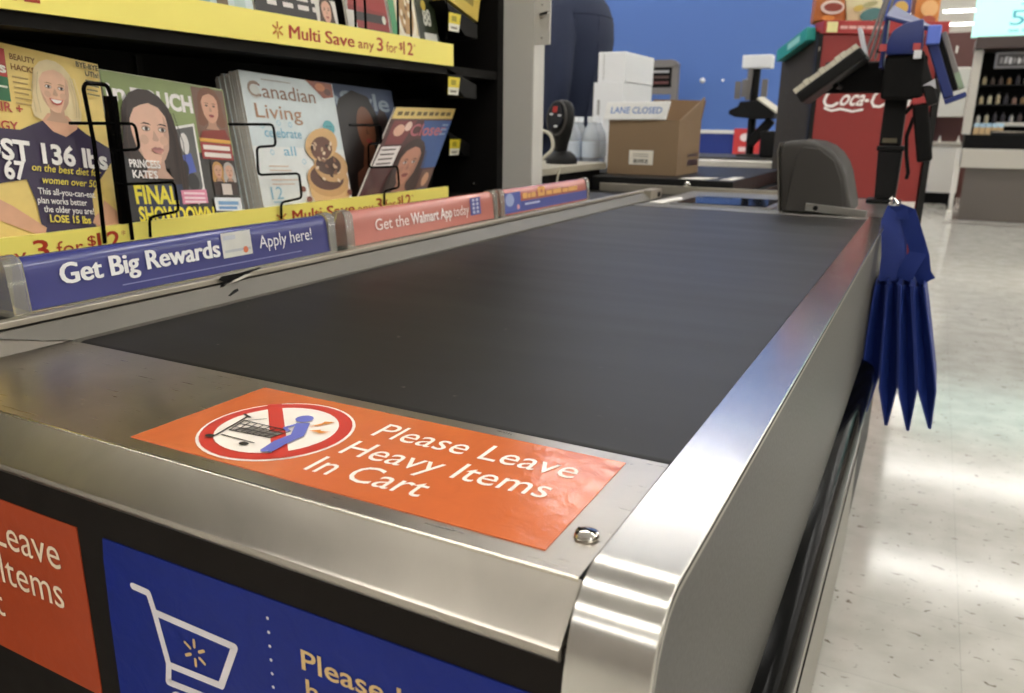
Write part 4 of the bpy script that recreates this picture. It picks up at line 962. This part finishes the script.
Fp = Frame((x0+.0555, y-.005, 1.376), (1,0,0), (0,0,1)); t = MB()
for b, k in ((.12, '#b0b0b4'), (.075, '#5a4440'), (.03, '#6a3c3c')): t.rect(Fp, .02, .17, b, b+.02, k, .001)
t.build('leaflet', gs)
MB().box(x0-.03, x1+.03, y-.15, y+.15, 0, .03, 'grey_plastic').build('base', gs, bevel=.005)

nl = thing('next_counter', 'white topped counter of the next lane before the blue wall', 'counter', (-1.5, 4.3, 0))
MB().box(-2.6, -.62, 3.95, 4.75, .02, .855, 'black_plastic').build('body', nl)
MB().box(-2.62, -.60, 3.93, 4.77, .856, .888, 'white_fixture').build('counter_top', nl, bevel=.003)
MB().box(-1.75, -.62, 4.10, 4.70, .8885, .90, 'hood_grey').build('scale_plate', nl, bevel=.002)
ry = 4.3
nr = thing('register_pole', 'black register pole with a white customer display on the far counter', 'register', (-.80, ry, .90))
MB().box(-.86, -.74, ry-.06, ry+.06, .9005, .915, 'hood_grey').build('foot_plate', nr, bevel=.002)
MB().tube([(-.80, ry, .915), (-.80, ry, 1.39)], .022, 'black_plastic', 12).build('pole', nr, smooth=True)
MB().tube([(-.83, ry-.03, 1.20), (-.825, ry-.03, 1.37)], .014, 'grey_plastic', 8).build('side_arm', nr, smooth=True)
MB().box(-.87, -.715, ry-.05, ry+.03, 1.362, 1.43, 'carton_white').build('customer_display', nr, bevel=.006)
MB().prism([(-.905, 1.125), (-.905, 1.145), (-.86, 1.165), (-.85, 1.19), (-.75, 1.195), (-.665, 1.13), (-.675, 1.105), (-.76, 1.10), (-.87, 1.11)], 'y', ry-.12, ry+.05, 'black_plastic').build('keyboard_tray', nr, bevel=.004)
MB().add([(-.76, ry-.125, 1.20), (-.655, ry-.125, 1.13), (-.655, ry+.03, 1.145), (-.76, ry+.03, 1.215), (-.76, ry-.125, 1.208), (-.655, ry-.125, 1.138), (-.655, ry+.03, 1.153), (-.76, ry+.03, 1.223)], [(0,3,2,1),(4,5,6,7),(0,1,5,4),(1,2,6,5),(2,3,7,6),(3,0,4,7)], 'key_cream').build('keys', nr)
for a, b in ((-.895, 1.205), (-.86, 1.215), (-.755, 1.215)): MB().box(a, a+.03, ry-.06, ry-.05, b, b+.09, 'grey_plastic').build('receipt_holder', nr)
Mx = Matrix.Translation((-.745, ry-.05, 1.03)) @ Matrix.Rotation(math.radians(40), 4, 'Y')
MB(Mx).box(-.025, .025, -.02, .02, -.08, .09, 'black_plastic').build('handset', nr, bevel=.006)
MB().box(-.73, -.62, ry-.1, ry+.08, .9005, 1.04, 'black_plastic').build('printer', nr, bevel=.01)
rs_ = thing('red_sign', 'small red notice with white marks on the lower blue wall', 'sign', (-1.36, 6.97, .85))
MB().box(-1.475, -1.25, 6.955, 6.9745, .80, 1.045, '#c83c3c').build('panel', rs_)
Fr = Frame((-1.475, 6.955, .80), (1,0,0), (0,0,1)); t = MB(); t.ell(Fr, .10, .17, .045, .035, '#e8d8d8', .001); t.rect(Fr, .05, .15, .05, .09, '#e8d0d0', .001); t.build('marks', rs_)
for i, (x, z) in enumerate(((-1.80, 1.45), (-1.62, 1.45), (-1.41, 1.45))):
    tag(MB().lathe([(0, 0), (.024 if i == 0 else .012, 0), (.015 if i == 0 else .008, -.015), (0, -.022)], (x, 6.999, z), 'carton_white', 12, 'y').build('wall_knob', None, smooth=True), ('larger white knob' if i == 0 else 'small white knob')+' on the blue wall', 'knob', 'white knobs on the blue wall')

# ------------------------------------------------------------------ drink cooler
cl = thing('drink_cooler', 'red drink cooler with black sides and white script lettering', 'cooler', (-.15, 3.55, 0))
ph = math.radians(26)
Mc = Matrix.Translation((-.355, 3.30, 0)) @ Matrix.Rotation(ph, 4, 'Z')
MB(Mc).box(0, .50, .03, .52, .0, 1.425, 'cooler_side').build('cabinet', cl, bevel=.006)
MB(Mc).box(.006, .478, .004, .03, .10, 1.425, 'cooler_red').build('door', cl, bevel=.004)
MB(Mc).box(-.012, .0055, -.002, .03, .05, 1.425, 'black_plastic').build('door_frame', cl)
MB(Mc).box(.4785, .505, -.006, .03, .05, 1.425, 'black_plastic').build('door_frame', cl)
MB(Mc).box(.0, .50, -.012, .10, 1.4255, 1.475, '#a83232').build('header', cl, bevel=.003)
Fc = Frame(Mc @ V(0, -.012, 0), Mc.to_3x3() @ V(1,0,0), (0,0,1))
t = MB(); t.rect(Fc, .012, .055, 1.430, 1.470, '#e4dc9c', .001)
for i in range(5): t.rect(Fc, .065+.035*i, .065+.035*i+.03, 1.443, 1.455, '#e0b0a8', .001)
t.build('header_print', cl)
Fc2 = Frame(Mc @ V(0, .004, 0), Mc.to_3x3() @ V(1,0,0), (0,0,1))
t = MB()
t.text('oca', Fc2, .098, 1.150, .100, .062, '#f2ece8', .001, bold=.016, shear=.4); t.text('-', Fc2, .205, 1.150, .018, .062, '#f2ece8', .001, bold=.016); t.text('ola', Fc2, .300, 1.150, .090, .062, '#f2ece8', .001, bold=.016, shear=.4)
for a in (0, .195):
    t.stroke(Fc2, [(a+.098,1.205),(a+.088,1.217),(a+.068,1.212),(a+.048,1.190),(a+.040,1.165),(a+.050,1.148),(a+.075,1.146),(a+.095,1.158)], .011, '#f2ece8', .0012)
t.stroke(Fc2, [(.045,1.138),(.075,1.128),(.11,1.136),(.16,1.126),(.20,1.134)], .009, '#f2ece8', .0012)
t.build('script_lettering', cl)
MB(Mc).box(-.010, -.003, -.006, -.002, 1.36, 1.375, 'chrome').build('hinge_screw', cl); MB(Mc).box(-.010, -.003, -.006, -.002, 1.0, 1.015, 'chrome').build('hinge_screw', cl)
MB(Mc).box(-.0, .2, .03, .2, 1.4255, 1.44, 'black_plastic').build('top_tray', cl)
MB(Mc).box(.06, .47, -.0015, .0035, .70, .76, '#e0d8d0').build('door_label', cl)
tb = thing('teal_carton', 'flat teal carton hanging over the left top edge of the cooler', 'carton', tuple(Mc @ V(-.02, .25, 1.40)))
Mt = Mc @ Matrix.Translation((-.010, .27, 1.405)) @ Matrix.Rotation(math.radians(-8), 4, 'X')
MB(Mt).box(-.03, .008, -.20, .20, -.026, .026, 'teal_card').build('carton_body', tb, bevel=.002)
MB(Mt).box(-.0312, -.0302, -.12, .04, -.012, .014, '#9fd8cc').build('printed_band', tb)
# snack bags on top
def bag(M_, w_, h, d, k, k2, label):
    T = thing('snack_bag', label, 'snack bag', tuple(M_ @ V(0,0,0)))
    rings = []
    for f, g in ((0, .25), (.06, .8), (.25, 1), (.6, 1), (.85, .75), (.95, .25), (1, .12)):
        rings.append([(w_/2*(1-.10*math.sin(math.pi*f))*math.cos(t)**1*1.0 if False else w_/2*max(-1, min(1, 1.25*math.cos(t)))*(1-.06*math.sin(math.pi*f)), d/2*g*math.sin(t), h*f) for t in [2*math.pi*j/20 for j in range(20)]])
    b = MB(M_).loft(rings, k).build('bag_body', T, smooth=True)
    F = Frame(M_ @ V(0, -d/2*.98, 0), M_.to_3x3() @ V(1,0,0), M_.to_3x3() @ V(0,0,1))
    t = MB(); 
    for i, (a, b_, ra, rb, kk) in enumerate(k2): t.ell(F, a*w_, b_*h, ra*w_, rb*h, kk, .004+.001*i)
    t.build('bag_print', T); return T
bag(Mc @ Matrix.Translation((.065, .14, 1.4762)), .135, .21, .07, '#b86a34', [(0, .30, .36, .13, '#e0d0c4'), (.02, .30, .28, .08, '#8a3a2c'), (-.1, .1, .2, .05, '#d88a3c')], 'orange snack bag at the left on top of the red cooler')
bag(Mc @ Matrix.Translation((.215, .13, 1.4762)) @ Matrix.Rotation(math.radians(-14), 4, 'Y'), .155, .20, .07, '#ddd6ae', [(.1, .16, .3, .12, '#4c7c7c'), (-.2, .34, .14, .06, '#c8b458'), (.1, .36, .2, .05, '#a8a878')], 'cream and teal snack bag in the middle on top of the cooler')
bag(Mc @ Matrix.Translation((.355, .16, 1.4762)), .10, .22, .06, '#4c62b8', [(0, .3, .3, .12, '#d8b45c')], 'blue snack bag half hidden behind the payment terminal')
bag(Mc @ Matrix.Translation((.47, .16, 1.4762)), .105, .20, .07, '#d88c44', [(0, .32, .34, .16, '#e8b87c'), (0, .1, .3, .08, '#a8503c')], 'orange snack bag at the right end of the cooler top')

# ------------------------------------------------------------------ payment terminal pole
py = 2.2
tp_ = thing('terminal_stand', 'black payment terminal pole at the far end of the steel rim', 'terminal stand', (.005, py, .8565))
MB().box(-.04, .034, py-.04, py+.04, .8567, .868, 'black_plastic').build('foot', tp_, bevel=.002)
MB().add([(-.020,py-.03,.8685),(.034,py-.03,.8685),(.034,py+.03,.8685),(-.020,py+.03,.8685),(-.026,py-.03,1.0),(.036,py-.03,1.0),(.036,py+.03,1.0),(-.026,py+.03,1.0)], [(0,3,2,1),(4,5,6,7),(0,1,5,4),(1,2,6,5),(2,3,7,6),(3,0,4,7)], 'black_plastic').build('lower_pole', tp_, bevel=.004)
MB().box(-.030, .040, py-.034, py+.034, 1.0, 1.014, 'black_plastic').build('collar', tp_, bevel=.003)
MB().box(-.026, .030, py-.026, py+.026, 1.0145, 1.155, 'black_plastic').build('upper_pole', tp_, bevel=.004)
part(MB().box(-.018, .018, py-.0275, py-.0262, 1.022, 1.034, '#5a5440').build('sticker', tp_), 'small olive sticker')
MB().box(-.035, .066, py-.09, py-.02, 1.135, 1.245, 'black_matte').build('pinpad_back', tp_, bevel=.008)
MB().box(-.205, -.036, py+.092, py+.135, 1.158, 1.245, 'black_plastic').build('arm', tp_, bevel=.006)
MB().box(-.0355, .02, py+.027, py+.135, 1.158, 1.235, 'black_plastic').build('arm_bracket', tp_, bevel=.004)
MB().tube([(-.155, py+.094, 1.175), (-.162, py+.02, 1.176)], .008, 'black_plastic', 8).build('keyboard_mount', tp_, smooth=True)
MB().tube([(-.062, py-.03, 1.262), (-.02, py-.03, 1.262), (.0, py-.03, 1.255)], .005, 'black_plastic', 8).build('rod', tp_, smooth=True)
# blue privacy shield: rounded hood over the pin pad
sh = [(-.035, 1.246), (-.036, 1.275), (-.025, 1.305), (.0, 1.322), (.045, 1.332), (.05, 1.275), (.046, 1.246)]
MB().prism(sh, 'y', py-.10, py-.02, 'blue_plastic').build('shield', tp_, bevel=.006, smooth=True)
MB().add([(-.048, py-.08, 1.335), (.060, py-.09, 1.300), (.062, py+.03, 1.315), (-.040, py+.05, 1.375), (-.048, py-.08, 1.345), (.060, py-.09, 1.312), (.062, py+.03, 1.327), (-.040, py+.05, 1.387)], [(0,3,2,1),(4,5,6,7),(0,1,5,4),(1,2,6,5),(2,3,7,6),(3,0,4,7)], 'blue_plastic').build('shield_top', tp_, bevel=.003)
MB().box(-.050, -.040, py-.06, py+.0, 1.215, 1.345, 'blue_plastic').build('shield_side', tp_, bevel=.002)
part(MB().box(.056, .088, py-.10, py-.05, 1.268, 1.315, 'blue_light').build('corner_block', tp_, bevel=.004), 'light blue corner block')
for x, k in ((-.052, '#b04848'), (.028, '#b04848')): MB().box(x, x+.018, py-.102, py-.096, 1.255, 1.272, k).build('red_tab', tp_)
MB().box(.032, .050, py-.105, py-.0905, 1.235, 1.255, '#d8d8dc').build('white_tab', tp_)
Mx = Matrix.Translation((.062, py-.07, 1.20)) @ Matrix.Rotation(math.radians(-22), 4, 'Y')
MB(Mx).box(-.014, .014, -.02, .02, -.085, .055, 'black_plastic').build('stylus_holder', tp_, bevel=.004)
MB(Mx).prism([(-.012, -.03), (.020, -.024), (.016, -.050), (.006, -.036)], 'y', -.024, -.0205, '#b8b8bc').build('clip', tp_)
Mx = Matrix.Translation((.112, py-.04, 1.222)) @ Matrix.Rotation(math.radians(-23), 4, 'Y')
sr = thing('card_reader', 'blue card reader tray tilted on the right of the terminal pole', 'card reader', (.112, py-.04, 1.15))
MB(Mx).box(-.030, -.006, -.04, .04, -.082, .072, 'blue_plastic').build('tray', sr, bevel=.003)
MB(Mx).box(-.0055, .006, -.038, .038, -.070, .075, 'black_matte').build('slot', sr)
MB(Mx).box(.0065, .020, -.04, .04, -.072, .078, 'grey_plastic').build('cover', sr, bevel=.003)
MB(Mx).box(.0075, .0205, -.0402, .0402, -.072, -.030, '#8a9c84').build('cover_tip', sr)
MB(Mx).box(-.030, .021, -.04, .04, -.096, -.083, 'blue_plastic').build('tray_end', sr, bevel=.003)
hs = thing('handheld_scanner', 'black handheld device hanging below the payment terminal', 'handset', (.08, 2.15, .98))
Mx = Matrix.Translation((.078, 2.13, 1.052)) @ Matrix.Rotation(math.radians(-12), 4, 'Y')
MB(Mx).box(-.019, .019, -.016, .016, -.078, .072, 'black_matte').build('grip', hs, bevel=.007)
MB(Mx).box(-.017, .021, -.018, .014, .073, .09, '#a83c3c').build('red_cap', hs, bevel=.002)
MB().tube([(.052, 2.13, 1.09), (.042, 2.13, 1.04), (.048, 2.13, .99), (.058, 2.13, .945), (.056, 2.12, .93)], .005, 'black_matte', 8).build('cord', hs, smooth=True)
MB().tube([(.030, 2.15, 1.10), (.05, 2.135, 1.125), (.068, 2.13, 1.14)], .005, 'black_matte', 8).build('hook', hs, smooth=True)
# tilted keyboard
kb = thing('keyboard', 'black keyboard with cream keys tilted on an arm left of the terminal', 'keyboard', (-.17, py, 1.16))
Mk = Matrix.Translation((-.180, py-.01, 1.212)) @ Matrix.Rotation(math.radians(-38), 4, 'Y')
MB(Mk).box(-.098, .098, -.07, .09, -.034, -.003, 'black_plastic').build('case', kb, bevel=.006)
for i in range(12):
    for j in range(5):
        MB(Mk).box(-.096+.016*i, -.096+.016*i+.0145, -.068+.031*j, -.068+.031*j+.028, -.0028, .0105+(.003 if i in (2,5,8,9) else 0), 'key_cream').build('key', kb)
Mx = Mk @ Matrix.Translation((.108, 0, .008)) @ Matrix.Rotation(math.radians(20), 4, 'Y')
MB(Mx).box(-.004, .004, -.05, .04, -.034, .036, '#c4c4cc').build('end_card', kb)
MB(Mx).box(-.0062, -.0042, -.04, .0, -.02, .02, '#b06a70').build('card_print', kb)
# thin grey rods rising beside the terminal
for i, (x, dx) in enumerate(((-.052, .03), (-.040, .03), (-.070, .05))):
    tag(MB().tube([(x-.03, 2.33+.02*i, 1.20), (x+dx, 2.33+.02*i, 1.75)], .006, 'grey_plastic', 8).build('metal_rod', tp_, smooth=True), 'thin grey metal rod', 'rod') if False else MB().tube([(x-.03, 2.24+.012*i, 1.246), (x+dx, 2.26+.012*i, 1.60)], .004, 'grey_plastic', 8).build('rod', tp_, smooth=True)

# ------------------------------------------------------------------ blue reusable bags hanging on the counter side
hk = thing('bag_hook', 'small chain hook on the counter end holding the blue bags', 'hook', (.055, 1.60, .86))
MB().tube([(.041, 1.60, .868), (.046, 1.60, .905), (.052, 1.60, .915), (.060, 1.60, .905)], .003, 'chrome', 8).build('hook_wire', hk, smooth=True)
for i in range(6): MB().lathe([(0, -.004), (.0045, 0), (0, .004)], (.0465, 1.598, .872+.0085*i), 'chrome', 8).build('chain_bead', hk, smooth=True)
def hang_bag(xc, y0, y1, zt, zb, half, lean, label):
    """folded reusable bag seen from its gusset side: two panels with a pleat folded inward, closing to a point"""
    T = thing('reusable_bag', label, 'bag', (xc, y0, zb), 'blue bags on the counter hook')
    def X(z): return xc+lean*(zt-z)
    zm = zb+.082
    for s, nm in ((-1, 'panel'), (1, 'panel')):
        pts = [(X(zt)+s*half*.9, zt), (X(zm+.10)+s*half*1.25, zm+.10), (X(zm)+s*half*1.45, zm), (X(zb)+s*.003+ .0, zb), (X(zb), zb), (X(zm)+s*(half*1.45-.003), zm), (X(zm+.10)+s*(half*1.25-.003), zm+.10), (X(zt)+s*(half*.9-.003), zt)]
        MB().prism(pts, 'y', y0, y1, 'bag_blue').build(nm, T)
    # inward gusset fold on the near side
    g = MB(); zs = [zt-.004, zm+.10, zm, zb+.004]; hw = [half*.85, half*1.2, half*1.40, .003]
    vs = []
    for z, h in zip(zs, hw): vs += [(X(z)-h, y0+.002, z), (X(z), y0+.03 if h > .005 else y0+.004, z), (X(z)+h, y0+.002, z)]
    g.add(vs, [(3*i+j, 3*i+j+1, 3*i+j+4, 3*i+j+3) for i in range(3) for j in range(2)], 'bag_blue'); g.build('gusset', T)
    g = MB(); vs = [(a, y1-(b-y0), c) for a, b, c in vs]; g.add(vs, [(3*i+j+3, 3*i+j+4, 3*i+j+1, 3*i+j) for i in range(3) for j in range(2)], 'bag_blue'); g.build('gusset', T)
    return T
B_ = [hang_bag(.052, 1.50, 1.70, .745, .462, .0125, .02, 'blue reusable bag hanging nearest the counter side'),
      hang_bag(.075, 1.495, 1.70, .750, .440, .0125, .085, 'second blue reusable bag from the counter side'),
      hang_bag(.099, 1.49, 1.70, .750, .438, .0125, .145, 'third blue reusable bag from the counter side'),
      hang_bag(.123, 1.49, 1.70, .750, .450, .0125, .205, 'blue reusable bag hanging farthest from the counter')]
# straps folded over the hook
for i, (T, pts, k, wd) in enumerate(((B_[1], [(.062, .742), (.060, .80), (.050, .872), (.055, .893), (.066, .893), (.068, .875)], 'bag_blue', .030), (B_[2], [(.062, .892), (.082, .888), (.100, .845), (.112, .808), (.098, .770), (.092, .748)], 'bag_blue', .030), (B_[3], [(.084, .880), (.104, .835), (.118, .800), (.126, .765), (.138, .748)], 'bag_blue', .026), (B_[0], [(.068, .74), (.076, .790), (.070, .84), (.058, .885)], 'bag_blue', .026))):
    n = len(pts); y0 = 1.585+.002*i; m_ = MB()
    # strap ribbon with thickness, twisting slightly to face the aisle
    vs = []
    for j, (x, z) in enumerate(pts):
        dx = pts[min(j+1, n-1)][0]-pts[max(j-1, 0)][0]; dz = pts[min(j+1, n-1)][1]-pts[max(j-1, 0)][1]; l = math.hypot(dx, dz); nx, nz = -dz/l, dx/l
        hw_ = .017
        vs += [(x-nx*hw_, y0-.015, z-nz*hw_), (x+nx*hw_, y0-.015-.01, z+nz*hw_), (x+nx*hw_, y0-.012-.01, z+nz*hw_), (x-nx*hw_, y0-.012, z-nz*hw_)]
    fs = []
    for j in range(n-1):
        for q in range(4): fs.append((4*j+q, 4*j+(q+1) % 4, 4*j+4+(q+1) % 4, 4*j+4+q))
    fs += [(3,2,1,0), tuple(4*(n-1)+q for q in range(4))]
    m_.add(vs, fs, k); m_.build('strap', T)
MB().box(.122, .128, 1.568, 1.571, .792, .802, '#d8c03c').build('tag', B_[3])

# ------------------------------------------------------------------ display counter on the right
kx0, kx1, ky = .40, 4.0, 10.8
kk = thing('display_counter', 'grey product display counter with black shelves under a mint sign', 'display counter', (2.0, 11.2, 0))
MB().box(.49, kx1, ky, ky+.9, 0, .62, 'kiosk_grey').build('base_panel', kk, bevel=.01)
MB().box(.46, .60, ky-.012, ky+.0, .0, .62, 'kiosk_grey').build('corner_panel', kk)
MB().box(.40, kx1+.02, ky-.05, ky+.95, .6205, .84, 'kiosk_light').build('counter_band', kk, bevel=.005)
MB().box(.40, kx1, ky-.03, ky+.9, .8405, 1.00, 'black_matte').build('black_ledge', kk, bevel=.005)
MB().box(.46, kx1, ky+.5, ky+.55, 1.0005, 1.95, 'black_matte').build('back_board', kk)
MB().box(.37, .455, ky+.0, ky+.5, 1.0005, 1.95, 'kiosk_light').build('side_post', kk, bevel=.004)
MB().box(.36, kx1+.05, ky-.1, ky+.6, 1.9505, 2.08, 'fascia_brown').build('fascia', kk, bevel=.01)
for z in (1.12, 1.34, 1.56): MB().box(.46, kx1, ky+.12+.1*(z-1.1), ky+.499, z, z+.012, 'black_plastic').build('shelf', kk)
MB().box(.70, kx1, ky+.115, ky+.119, 1.10, 1.145, 'kiosk_light').build('shelf_strip', kk)
p_ = MB().box(.58, 1.30, ky+.02, ky+.035, 1.74, 1.92, 'grey_plastic').build('header_plate', kk, bevel=.004); part(p_, 'grey framed header plate')
Fk = Frame((.58, ky+.02, 1.74), (1,0,0), (0,0,1)); t = MB(); t.rect(Fk, .03, .69, .025, .155, '#3a3634', .001)
random.seed(11)
for i in range(14):
    a = .05+.044*i; t.poly(Fk, [(a, .05), (a+.03, .05+random.uniform(-.01,.03)), (a+.035, .11+random.uniform(-.02,.03)), (a+.005, .12)], random.choice(['#b8b4b0', '#8a8682', '#d4d0cc']), .002)
t.build('plate_print', p_)
MB().box(.66, 1.05, ky-.02, ky+.10, 1.0005, 1.05, 'black_plastic').build('tray', kk, bevel=.004)
MB().box(.67, 1.0, ky-.03, ky-.021, 1.03, 1.045, 'chrome').build('tray_rail', kk)
sg = thing('mint_sign', 'lit mint coloured sale sign above the display counter', 'sign', (2.0, 10.75, 2.081))
MB().box(.30, 4.0, ky-.06, ky+.02, 2.0805, 2.75, 'mint_lit').build('sign_face', sg, bevel=.004)
Fm = Frame((.30, ky-.06, 2.08), (1,0,0), (0,0,1)); t = MB()
t.text('50', Fm, .36, .115, .33, .155, '#5cbccc', .002, bold=.0); t.text('%', Fm, .72, .115, .2, .155, '#5cbccc', .002)
for i in range(5): t.rect(Fm, .36+.13*i, .36+.13*i+.10, .045, .07, '#96d8dc', .002)
for i in range(4): t.rect(Fm, .44+.13*i, .44+.13*i+.10, .325, .345, '#96d8dc', .002)
t.build('lettering', sg)
# products on its shelves
random.seed(21)
prods = []
cols = {'#d8c8a0': 'cream', '#b8905c': 'tan', '#d8d4cc': 'off-white', '#6a5a50': 'brown', '#a8b4b8': 'grey-blue', '#c89c84': 'pink', '#e0d8b8': 'pale yellow', '#484448': 'charcoal'}
def product(x, y, z, k, h, label):
    T = thing('cosmetic_bottle', label, 'bottle', (x, y, z), 'small bottles on the display counter shelves')
    MB().lathe([(0, 0), (.022, 0), (.023, .01), (.022, h*.68), (.010, h*.75), (.010, h*.8), (0, h*.8)], (x, y, z), k, 10).build('bottle_body', T, smooth=True)
    MB().lathe([(0, h*.801), (.012, h*.801), (.012, h), (0, h)], (x, y, z), '#2a2826', 10).build('cap', T, smooth=True); return T
rowname = {1.1325: 'lowest', 1.3525: 'middle', 1.5725: 'top'}
for z, rn in rowname.items():
    for i in range(9):
        k = random.choice(list(cols)); product(.52+.085*i, ky+.30, z, k, random.uniform(.09, .14), 'small %s bottle standing on the %s shelf of the display counter' % (cols[k], rn))
for i in range(5):
    tb_ = thing('small_box', 'small boxed product with a pale blue top on the black ledge', 'box', (.50+.062*i, ky+.04, 1.0005), 'boxed products on the black ledge')
    MB().box(.48+.062*i, .535+.062*i, ky+.02, ky+.08, 1.0008, 1.085, '#c8a878').build('box_body', tb_, bevel=.002)
    MB().box(.48+.062*i, .535+.062*i, ky+.02, ky+.08, 1.0855, 1.13, '#a8c8d8').build('box_top', tb_, bevel=.002)
bc = thing('white_bracket', 'white upright bracket with a black foot beside the display counter', 'bracket', (.40, 10.9, 0))
MB().box(.345, .39, ky+.01, ky+.2, .10, .84, 'white_fixture').build('upright', bc, bevel=.004)
MB().box(.34, .395, ky-.10, ky+.3, .0, .099, 'white_fixture').build('foot', bc, bevel=.004); MB().box(.32, .3445, ky-.0, ky+.04, .11, .20, 'black_matte').build('caster', bc)

# white shelving behind, between cooler and display counter
wf = thing('white_fixture', 'white shelf unit with a dark brown opening behind the red cooler', 'shelf unit', (.0, 13.3, 0))
MB().box(-.9, .46, 13.0, 13.6, .16, .84, 'white_fixture').build('lower_panel', wf, bevel=.01); MB().box(-.9, .46, 13.02, 13.6, 0, .159, 'black_matte').build('kick', wf)
MB().box(-.9, .48, 12.95, 13.6, .8405, .88, 'kiosk_light').build('ledge', wf, bevel=.005)
MB().box(-.9, .44, 13.3, 13.6, .8805, 1.23, 'brown_dark').build('opening', wf); MB().box(-.9, .40, 12.98, 13.6, 1.2305, 1.90, 'white_fixture').build('upper_panel', wf, bevel=.01)
for x in (.12, .36): MB().prism([(x, .8805), (x+.05, .8805), (x+.025, .98)], 'y', 13.0, 13.1, 'white_fixture').build('tent_card', wf)
bp2 = thing('brown_panel', 'brown wall panel with a small light above the white shelf unit', 'panel', (.1, 14.5, 1.9))
MB().box(-1.2, .62, 14.4, 14.5, .0, 2.5, 'brown_dark').build('panel_board', bp2); MB().box(.18, .21, 14.38, 14.399, 2.2, 2.3, 'white_fixture').build('switch', bp2)
